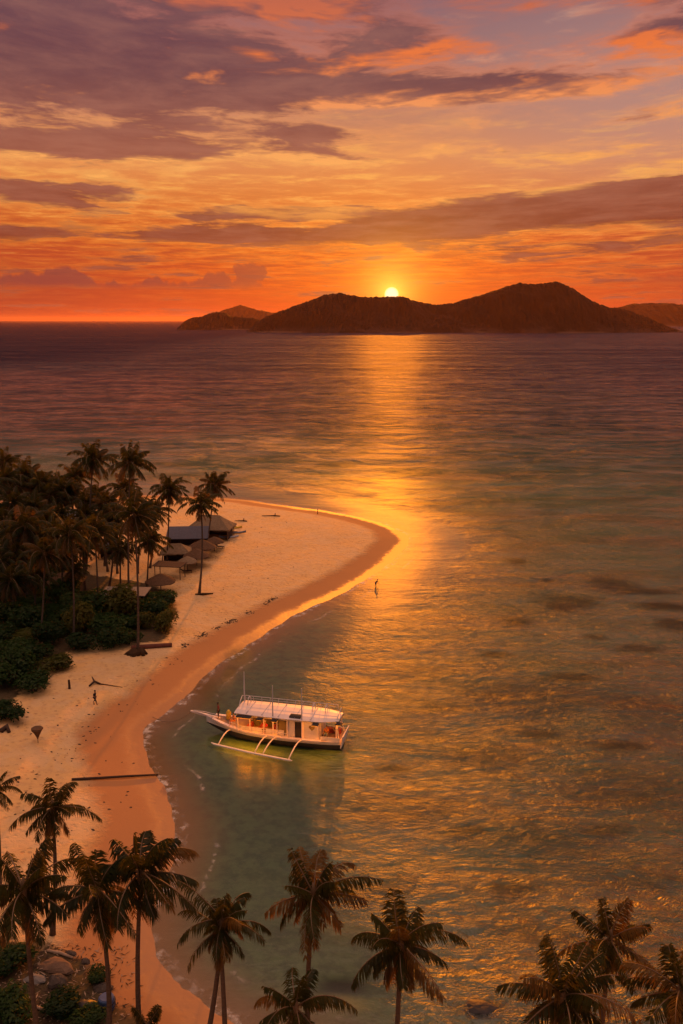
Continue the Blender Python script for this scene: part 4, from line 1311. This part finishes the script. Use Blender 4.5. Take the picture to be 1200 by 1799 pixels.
# ------------------------------------------------------------------ huts and shades in the grove
m_thatch = paint('dry_thatch', (0.22, 0.155, 0.095), 0.95, 0.3, 2.0, 0.05, 0.05, 12.0, (1, 1, 4))
m_thatch_d = paint('old_thatch', (0.12, 0.07, 0.042), 0.95, 0.35, 2.0, 0.05, 0.05, 12.0, (1, 1, 4))
m_tin = paint('blue_grey_sheet', (0.060, 0.060, 0.085), 0.6, 0.2, 1.5, 0.3)
m_ptin = paint('pale_sheet_roof', (0.17, 0.15, 0.13), 0.65, 0.2, 1.5, 0.3)
m_gtin = paint('grey_sheet_roof', (0.16, 0.16, 0.165), 0.6, 0.25, 1.5, 0.3)
m_post = paint('wood_post', (0.12, 0.08, 0.05), 0.9, 0.3, 3.0)
m_wall = paint('woven_wall', (0.20, 0.10, 0.05), 0.9, 0.3, 6.0)
m_wdark = paint('dark_board_wall', (0.05, 0.03, 0.025), 0.9, 0.3, 3.0)
m_wood = paint('grey_driftwood', (0.30, 0.22, 0.155), 0.9, 0.3, 2.0, 0.1, 0.02, 10.0, (1, 1, 1))
m_wooddk = paint('dark_wet_wood', (0.055, 0.032, 0.022), 0.8, 0.3, 2.0, 0.2, 0.02, 10.0)
m_rock = paint('dark_rock', (0.075, 0.06, 0.05), 0.9, 0.4, 1.5, 0.2, 0.06, 3.0)

def hip_roof(mb, w, d, ez, rz_, ridge, over=0.5, rag=0.10, seed=0, thick=0.22):
    """shaggy hipped roof: two shells joined at a ragged eave"""
    rnd = random.Random(seed)
    hw, hd_ = w / 2 + over, d / 2 + over
    n = 12
    outer = []
    for k_ in range(n): outer.append((-hw + 2 * hw * k_ / n, -hd_))
    for k_ in range(n // 2): outer.append((hw, -hd_ + 2 * hd_ * k_ / (n // 2)))
    for k_ in range(n): outer.append((hw - 2 * hw * k_ / n, hd_))
    for k_ in range(n // 2): outer.append((-hw, hd_ - 2 * hd_ * k_ / (n // 2)))
    def at(f, dz):
        out = []
        for x, y in outer:
            rx = max(-ridge / 2, min(ridge / 2, x)); ry = 0.0
            j = rag * rnd.uniform(-1, 1) * (1 - f)
            out.append(Vector((x + (rx - x) * f, y + (ry - y) * f, ez + (rz_ - ez) * f * (0.92 + 0.08 * f) + dz + j + 0.03 * rnd.uniform(-1, 1))))
        return out
    rs = [at(0.9, -thick), at(0.0, -thick), at(0.0, 0), at(0.25, 0.02), at(0.5, 0.02), at(0.75, 0.02), at(0.97, 0.04)]
    mb.rings(rs, True, True)
def hut(px, w, d, ez, rzr, ridge, mat, label, rz=0.0, wall=None, cat='hut', name='thatched_hut', over=0.5, wall_sides=(0, 1, 3)):
    g = on_ground(*px)
    t = empty(name, g, rz)
    tag(t, label, cat)
    mb = MB(); hip_roof(mb, w, d, ez, rzr, ridge, over, seed=int(px[0]))
    mb.build('roof', mat, t)
    for sx in (-1, 1):
        for sy in (-1, 1):
            p = MB(); p.tube([(sx * w / 2, sy * d / 2, -0.4), (sx * w / 2, sy * d / 2, ez - 0.05)], [0.10, 0.085], 7); p.build('post', m_post, t)
    p = MB()
    for sy in (-1, 1):
        p.tube([(-w / 2 - 0.2, sy * d / 2, ez - 0.12), (w / 2 + 0.2, sy * d / 2, ez - 0.12)], 0.07, 6)
    p.build('beam', m_post, t)
    if wall:
        q = MB()
        hgt = ez - 0.35
        if 0 in wall_sides: q.box((0, d / 2 - 0.25, hgt / 2), (w - 0.3, 0.06, hgt))
        if 1 in wall_sides: q.box((-w / 2 + 0.2, -0.05, hgt / 2), (0.06, d - 0.7, hgt))
        if 3 in wall_sides: q.box((w / 2 - 0.2, -0.05, hgt / 2), (0.06, d - 0.7, hgt))
        if 2 in wall_sides: q.box((0, -d / 2 + 0.25, hgt * 0.35), (w - 0.3, 0.06, hgt * 0.7))
        q.build('wall', wall, t)
    return t
hut((372, 944), 8.0, 5.0, 2.3, 4.7, 3.2, m_thatch, 'largest thatched hut, pale hipped roof beside the lone beach palm', R(-8), m_wdark)
def slab_shelter(px, w, d, h0, h1, mat, label, rz=0.0, wall=None, cat='shelter', thick=0.10):
    """leaning flat roof on four posts: h0 at the front, h1 at the back"""
    g = on_ground(*px)
    t = empty('beach_shelter', g, rz); tag(t, label, cat)
    m = MB()
    hw, hd_ = w / 2 + 0.35, d / 2 + 0.35
    m.rings([[Vector((x, -hd_, h0)), Vector((x, hd_, h1)), Vector((x, hd_, h1 + thick)), Vector((x, -hd_, h0 + thick))] for x in np.linspace(-hw, hw, 9)])
    for x in np.linspace(-hw + 0.1, hw - 0.1, int(w * 2)):
        m.tube([(x, -hd_ - 0.03, h0 + thick), (x, hd_ + 0.03, h1 + thick)], 0.035, 5)
    m.build('roof', mat, t)
    for sx in (-1, 1):
        for sy, hh in ((-1, h0), (1, h1)):
            p = MB(); p.tube([(sx * w / 2, sy * d / 2, -0.4), (sx * w / 2, sy * d / 2, hh + 0.02)], 0.075, 7); p.build('post', m_post, t)
    if wall:
        q = MB(); q.box((0, d / 2 - 0.2, h1 / 2 - 0.1), (w - 0.2, 0.06, h1 - 0.3)); q.box((-w / 2 + 0.15, 0, h0 / 2 - 0.05), (0.06, d - 0.5, h0 - 0.2)); q.build('wall', wall, t)
    return t
slab_shelter((331, 962), 7.4, 4.4, 2.3, 3.6, m_tin, 'open shelter with a dark blue-grey roof in front of the largest hut', R(4), m_wdark)
hut((310, 988), 4.6, 3.4, 2.2, 3.6, 1.6, m_thatch, 'small hut with a pale thatched crest behind the flat dark shelter', R(6), m_wdark)
slab_shelter((299, 1014), 4.6, 2.2, 2.2, 2.35, m_wdark, 'low flat-roofed dark shelter next to the row of brown sunshades', R(-12))
slab_shelter((222, 1070), 6.4, 3.2, 2.7, 2.9, m_ptin, 'dark-walled shelter with a flat pale roof behind the front bushes', R(-3), m_wdark)
hut((118, 1046), 4.6, 3.4, 2.5, 3.8, 2.0, m_thatch_d, 'brown walled hut half hidden by palms at the left of the grove', 0, m_wall, wall_sides=(0, 1, 2, 3))
hut((137, 926), 5.4, 4.0, 2.5, 4.0, 2.4, m_gtin, 'grey roofed hut far back between the palm trunks', R(5), m_wdark)
hut((200, 978), 4.4, 3.4, 2.5, 3.7, 2.0, m_gtin, 'small grey roofed hut in the middle of the grove', R(-6), m_wdark)
hut((30, 985), 5.2, 4.0, 2.4, 3.9, 2.2, m_thatch_d, 'dark thatched hut at the left edge under the palms', R(8), m_wdark)

def shade(px, r, h, label, mat, tilt=0.0, group=None):
    g = on_ground(*px)
    t = empty('thatch_umbrella', g); tag(t, label, 'beach umbrella', group)
    rnd = random.Random(int(px[0] * 7))
    m = MB()
    n = 26
    def rg(f, dz):
        return [Vector((r * f * math.cos(a) * (1 + 0.05 * rnd.uniform(-1, 1)), r * f * math.sin(a) * (1 + 0.05 * rnd.uniform(-1, 1)), h + (1 - f) * r * 0.52 + dz - (0.12 * rnd.random() if f > 0.95 else 0))) for a in np.linspace(0, 2 * math.pi, n, endpoint=False)]
    m.rings([rg(0.6, -0.12), rg(0.98, -0.14), rg(1.0, 0.0), rg(0.7, 0.04), rg(0.4, 0.05), rg(0.06, 0.02)])
    m.build('thatch_roof', mat, t)
    p = MB(); p.tube([(0, 0, -0.4), (0, 0, h + r * 0.45)], 0.08, 7); p.build('pole', m_post, t)
    return t
shade((283, 1040), 2.5, 1.9, 'round dark brown thatch shade left of the flat dark shelter', m_thatch_d)
shade((356, 979), 2.7, 2.1, 'brown thatch shade closest to the largest hut', m_thatch_d)
shade((346, 994), 2.4, 2.0, 'brown thatch shade standing between the lone palm and the small hut', m_thatch_d)
shade((377, 968), 1.9, 1.9, 'brown thatch shade farthest out on the sand near the kayaks', m_thatch_d)
shade((330, 1004), 1.8, 1.9, 'small brown thatch shade beside the sun lounger', m_thatch)

def lounger(px, rz, label):
    g = on_ground(*px)
    t = empty('sun_lounger', g, rz); tag(t, label, 'sun lounger')
    m = MB()
    for k_ in range(6): m.box((0.15, -0.30 + 0.12 * k_, 0.36), (1.5, 0.09, 0.05))
    m.build('seat', m_wooddk, t)
    b = MB(); rot = Euler((0, R(-35), 0)).to_matrix()
    for k_ in range(6): b.box(Vector((-0.85, -0.30 + 0.12 * k_, 0.58)), (0.75, 0.09, 0.05), Euler((0, R(35), 0)).to_matrix())
    b.build('backrest', m_wooddk, t)
    for sx in (-0.5, 0.8):
        for sy in (-0.3, 0.3):
            l = MB(); l.box((sx, sy, 0.15), (0.07, 0.07, 0.38)); l.build('leg', m_wooddk, t)
lounger((328, 1006), R(10), 'dark wooden lounger at the end of the flat shelter')
lounger((386, 963), R(-20), 'dark wooden lounger beside the outermost thatch shade')

def kayak(px, L, mat, label, rz):
    g = on_ground(*px)
    t = empty('kayak', g, rz); tag(t, label, 'kayak')
    m = MB()
    rs = []
    for q in np.linspace(-1, 1, 15):
        w = 0.40 * (1 - abs(q) ** 2.4) + 0.012
        zt = 0.36 + 0.16 * abs(q) ** 3
        rs.append([Vector((q * L / 2, w * math.cos(a), zt * 0.5 + (zt * 0.5) * math.sin(a) + 0.12 * abs(q) ** 3 + 0.02)) for a in np.linspace(0, 2 * math.pi, 12, endpoint=False)])
    m.rings(rs); m.build('hull', mat, t, True)
    c = MB()
    c.tube([Vector((0.55 * math.cos(a), 0.25 * math.sin(a), 0.38)) for a in np.linspace(0, 2 * math.pi, 17)], 0.04, 5)
    c.build('cockpit_rim', m_dark, t)
m_kb = paint('slate_blue_hull', (0.10, 0.13, 0.19), 0.45, 0.12, 2.0, 0.4)
m_kw = paint('pale_hull', (0.42, 0.45, 0.52), 0.45, 0.12, 2.0, 0.4)
kayak((413, 937), 4.6, m_kb, 'slate blue kayak lying on the sand past the largest hut', R(4))
kayak((402, 945), 4.0, m_kw, 'pale kayak on the sand nearest the camera of the three', R(8))
kayak((411, 928), 3.6, m_yellow, 'yellow kayak behind the slate blue one', R(-4))

# small yellow dome beside the dark-walled shelter
g = on_ground(206, 1062)
t = empty('dome_tent', g, R(20)); tag(t, 'small yellow-orange dome tent beside the dark-walled shelter', 'tent')
m = MB()
m.rings([[Vector((1.25 * math.cos(q) * math.cos(a), 1.1 * math.cos(q) * math.sin(a), 1.5 * math.sin(q))) for a in np.linspace(0, 2 * math.pi, 16, endpoint=False)] for q in np.linspace(0, 1.5, 7)])
m.build('canopy', paint('yellow_tent_cloth', (0.62, 0.34, 0.05), 0.8, 0.12, 2.0), t, True)
for a0 in (0.4, -0.8):
    p = MB(); p.tube([Vector((1.28 * math.cos(q) * math.cos(a0), 1.13 * math.cos(q) * math.sin(a0), 1.53 * math.sin(q))) for q in np.linspace(0, math.pi, 15)], 0.03, 5)
    p.build('tent_pole', m_whitec, t)

# ------------------------------------------------------------------ things lying on the sand
def log(pts, rads, mat, name, label, cat, group=None, n=7, branches=()):
    m = MB()
    base = Vector(pts[0])
    m.tube([Vector(p) - base for p in pts], rads, n)
    for br_, rr in branches:
        m.tube([Vector(p) - base for p in br_], rr, 5)
    o = m.build(name, mat, None, True, base)
    return tag(o, label, cat, group)
a, b = on_ground(126, 1371, 0.10), on_ground(278, 1363, 0.14)
log([a, a.lerp(b, 0.3), a.lerp(b, 0.65) + Vector((0, 0.03, 0)), b], [0.14, 0.13, 0.12, 0.10], m_wooddk, 'log', 'long straight dark log lying across the beach to the water', 'log')
a, b, c = on_ground(157, 1207, 0.15), on_ground(166, 1201, 0.3), on_ground(176, 1203, 0.12)
log([a, b, c], [0.10, 0.17, 0.12], m_wooddk, 'driftwood', 'forked dark driftwood behind the walking person', 'driftwood', None, 7,
    [([b, on_ground(162, 1196, 0.55)], [0.12, 0.05]), ([c, on_ground(186, 1204, 0.1), on_ground(215, 1208, 0.05)], [0.08, 0.06, 0.03])])
g = on_ground(122, 1210)
m = MB(); m.tube([(0, 0, -0.3), (0.02, 0, 0.5), (0.0, 0, 1.15)], [0.16, 0.15, 0.13], 8)
o = m.build('mooring_post', m_wooddk, None, False, g); tag(o, 'short dark wooden post in the sand near the thicket corner', 'post')
g = on_ground(67, 1305)
t = empty('folded_parasol', g); tag(t, 'small brown cone-shaped parasol upturned on a thin stick', 'parasol')
m = MB(); m.rings([[Vector((r_ * math.cos(q) * (1 + 0.08 * (j % 2)), r_ * math.sin(q) * (1 + 0.08 * (j % 2)), z_)) for j, q in enumerate(np.linspace(0, 2 * math.pi, 14, endpoint=False))] for r_, z_ in ((0.05, 0.45), (0.20, 0.85), (0.42, 1.3), (0.60, 1.55), (0.56, 1.72), (0.2, 1.66))])
m.build('canopy', m_thatch_d, t)
p = MB(); p.tube([(0, 0, -0.3), (0, 0, 1.7)], 0.035, 6); p.build('pole', m_post, t)
a, b = on_ground(231, 1141, 0.25), on_ground(302, 1136, 0.28)
log([a, a.lerp(b, 0.5), b], [0.34, 0.36, 0.30], paint('red_brown_bark', (0.13, 0.045, 0.03), 0.9, 0.3, 1.5), 'fallen_trunk', 'red-brown fallen trunk under the farthest right bush', 'log')
a, b = on_ground(1, 1287, 0.15), on_ground(13, 1281, 0.3)
log([a, b, on_ground(16, 1288, 0.15)], [0.3, 0.34, 0.2], m_wooddk, 'driftwood', 'dark stump of driftwood at the left edge below the thicket', 'driftwood')
g = on_ground(353, 1045)
log([g + Vector((-0.9, 0.1, 0.05)), g + Vector((0.3, -0.2, 0.2)), g + Vector((1.9, 0.5, 0.08))], [0.16, 0.22, 0.1], m_root, 'driftwood', 'dark driftwood piece at the foot of the lone beach palm', 'driftwood')
for px, l, lab in [((483, 907), 3.0, 'dark driftwood with an upright stub on the far upper beach'), ((428, 916), 2.0, 'small driftwood beside the largest hut, toward the far shore')]:
    g = on_ground(*px)
    log([g + Vector((-l, 0.3, 0.06)), g + Vector((0, 0, 0.16)), g + Vector((l * 0.4, -0.2, 0.1))], [0.06, 0.16, 0.12], m_wooddk, 'driftwood', lab, 'driftwood', None, 6,
        [([g, g + Vector((0.1, 0, 0.75))], [0.14, 0.08])])
g = on_ground(558, 903)
m = MB(); m.tube([(0, 0, -0.3), (0, 0, 0.7), (0.03, 0, 1.3)], [0.09, 0.08, 0.07], 7)
o = m.build('stake', m_wooddk, None, False, g); tag(o, 'thin stake standing by the far waterline of the sandbar', 'post')

# seaweed line left by the tide: uncountable scraps
m_weed = paint('dry_seaweed', (0.055, 0.035, 0.022), 0.95, 0.4, 4.0)
rnd = random.Random(11)
wk = MB()
WR = [on_ground(*p_) for p_ in ((318, 1136), (345, 1121), (372, 1108), (390, 1100), (412, 1088), (440, 1075), (470, 1058), (500, 1040))]
WR2 = [on_ground(*p_) for p_ in ((60, 1420), (110, 1340), (140, 1300), (180, 1268), (222, 1236), (260, 1200), (300, 1162), (318, 1136))]
def scraps(line, n, spread, gate):
    for k_ in range(n):
        q = rnd.random() * (len(line) - 1.001)
        if math.sin(q * 5.3 + 0.6) + 0.6 * math.sin(q * 13.1) < gate:
            continue
        i = int(q); p = line[i].lerp(line[i + 1], q - i)
        p = p + Vector((rnd.gauss(0, spread), rnd.gauss(0, spread * 0.8), 0))
        z = ground_z(p.x, p.y)
        r_ = rnd.uniform(0.04, 0.15)
        a = rnd.random() * 3.14
        ax, ay = math.cos(a), math.sin(a)
        ring_ = [Vector((p.x + r_ * (ax * math.cos(w) * 1.7 - ay * math.sin(w)), p.y + r_ * (ay * math.cos(w) * 1.7 + ax * math.sin(w)), z - 0.02)) for w in np.linspace(0, 6.283, 7, endpoint=False)]
        top = [v.lerp(Vector((p.x, p.y, z)), 0.5) + Vector((0, 0, 0.03 + r_ * 0.35 * rnd.random())) for v in ring_]
        wk.rings([ring_, top])
scraps(WR, 520, 0.28, 0.15)
scraps(WR2, 120, 0.9, 0.45)
for _ in range(60):
    p = on_ground(rnd.uniform(20, 235), rnd.uniform(1225, 1480))
    scraps([p, p], 1, 0.1, -9)
for _ in range(35):
    p = on_ground(rnd.uniform(330, 560), rnd.uniform(915, 1050))
    if ground_z(p.x, p.y) > 0.6:
        scraps([p, p], 1, 0.1, -9)
tag(wk.build('seaweed_line', m_weed), kind='stuff')

# debris in the lower left corner
def rock(px, sx, sy, sz, label, group=None, z=None, mat=None):
    g = on_ground(*px) if z is None else at_z(*px, z)
    rnd = random.Random(int(px[0] * 3 + px[1]))
    m = MB()
    rs = []
    ph = [rnd.random() * 6 for _ in range(6)]
    for i in range(9):
        q = -0.5 + 2.07 * i / 8
        r_ = []
        for j in range(14):
            a = 2 * math.pi * j / 14
            k_ = 1 + 0.16 * math.sin(2 * a + ph[0] + q) + 0.12 * math.sin(3 * a + ph[1] - 2 * q) + 0.08 * math.sin(5 * a + ph[2] + 3 * q) + 0.05 * rnd.uniform(-1, 1)
            r_.append(Vector((sx * max(math.cos(q), 0.04) * math.cos(a) * k_, sy * max(math.cos(q), 0.04) * math.sin(a) * k_, sz * math.sin(q) * (1 + 0.1 * math.sin(a + ph[3])))))
        rs.append(r_)
    m.rings(rs)
    return tag(m.build('rock', mat or m_rock, None, False, g), label, 'rock', group)
rock((101, 1728), 0.75, 0.6, 0.62, 'dark round boulder between the two left palm trunks of the bottom row')
rock((98, 1700), 1.25, 0.8, 0.5, 'broad brown boulder just above the round dark one', None, None, paint('brown_rock', (0.14, 0.09, 0.06), 0.9, 0.35, 1.5, 0.2, 0.05, 3.0))
rock((62, 1722), 0.7, 0.5, 0.3, 'flat grey rock left of the round boulder', None, None, paint('grey_rock', (0.16, 0.15, 0.14), 0.9, 0.3, 1.5, 0.2, 0.05, 3.0))
rock((150, 1690), 0.35, 0.3, 0.28, 'small dark rock on the sand edge beside the second palm trunk')
rock((124, 1676), 0.4, 0.3, 0.26, 'small dark rock at the end of the pale driftwood')
rock((180, 1738), 0.6, 0.5, 0.4, 'dark rock on the sand right of the second palm trunk')
rock((845, 1772), 1.25, 0.7, 0.26, 'dark rock breaking the surface of the green shallows', None, -0.12, paint('wet_dark_rock', (0.022, 0.02, 0.02), 0.6, 0.4, 1.5, 0.3, 0.06, 3.0))
for pp_, rr_, lab in [([(84, 1672), (105, 1676), (128, 1685)], [0.10, 0.13, 0.09], 'pale driftwood branch at the top of the debris'),
                      ([(55, 1768), (80, 1778), (98, 1786)], [0.10, 0.12, 0.07], 'pale driftwood branch at the bottom of the debris'),
                      ([(70, 1705), (82, 1703), (96, 1710)], [0.05, 0.07, 0.04], 'short pale stick beside the broad brown boulder')]:
    log([on_ground(x_, y_, 0.1) for x_, y_ in pp_], rr_, m_wood, 'driftwood', lab, 'driftwood')
g = on_ground(188, 1772)
t = empty('barrel', g, R(30)); tag(t, 'dark blue barrel standing on the sand at the bottom left', 'barrel')
m = MB(); m.tube([(0, 0, 0), (0, 0, 0.06), (0, 0, 0.3), (0, 0, 0.55), (0, 0, 0.84), (0, 0, 0.9)], [0.48, 0.52, 0.56, 0.56, 0.52, 0.47], 18); m.build('barrel_body', m_bluec, t)
m = MB()
for z_ in (0.3, 0.6): m.tube([Vector((0.57 * math.cos(a), 0.57 * math.sin(a), z_)) for a in np.linspace(0, 2 * math.pi, 25)], 0.03, 5)
m.build('hoop', m_dark, t)
m = MB(); m.tube([(0, 0, 0.885), (0, 0, 0.93)], [0.44, 0.42], 18); m.build('lid', m_bluec, t)
# tarp thrown over a heap
g = on_ground(150, 1775)
rnd = random.Random(3)
m = MB()
rs = []
for i in range(7):
    f = i / 6
    rs.append([Vector((1.35 * (1 - f * 0.9) * math.cos(a) * (1 + 0.12 * math.sin(3 * a + 1)), 0.8 * (1 - f * 0.9) * math.sin(a), 0.62 * (math.sin(f * 1.5) ** 0.8) + 0.05 * math.sin(7 * a) * (1 - f) + (0 if i else -0.05))) for a in np.linspace(0, 2 * math.pi, 28, endpoint=False)])
m.rings(rs)
tag(m.build('tarp_heap', paint('black_tarp', (0.02, 0.02, 0.026), 0.5, 0.3, 2.0, 0.4, 0.05, 4.0), None, True, g), 'black tarp over a heap left of the dark blue barrel', 'tarp')
# dry leaves and twigs on the soil of the corner
lt = MB()
for _ in range(1500):
    x_, y_ = rnd.uniform(-10, 250), rnd.uniform(1660, 1830)
    p = on_ground(x_, y_)
    if rnd.random() > 1.15 - abs(x_ - 70) / 190: continue
    a = rnd.random() * 6.28; l = rnd.uniform(0.08, 0.32); w = rnd.uniform(0.02, 0.06)
    d_ = Vector((math.cos(a), math.sin(a), rnd.uniform(-0.15, 0.3))) * l; s__ = Vector((-math.sin(a), math.cos(a), 0)) * w
    q = p + Vector((0, 0, 0.05))
    lt.cur = rnd.choice((0, 0, 1))
    lt.add([q - d_, q + s__, q + d_, q - s__], [(0, 1, 2, 3)])
tag(lt.build('leaf_litter', [m_weed, m_wood]), kind='stuff')
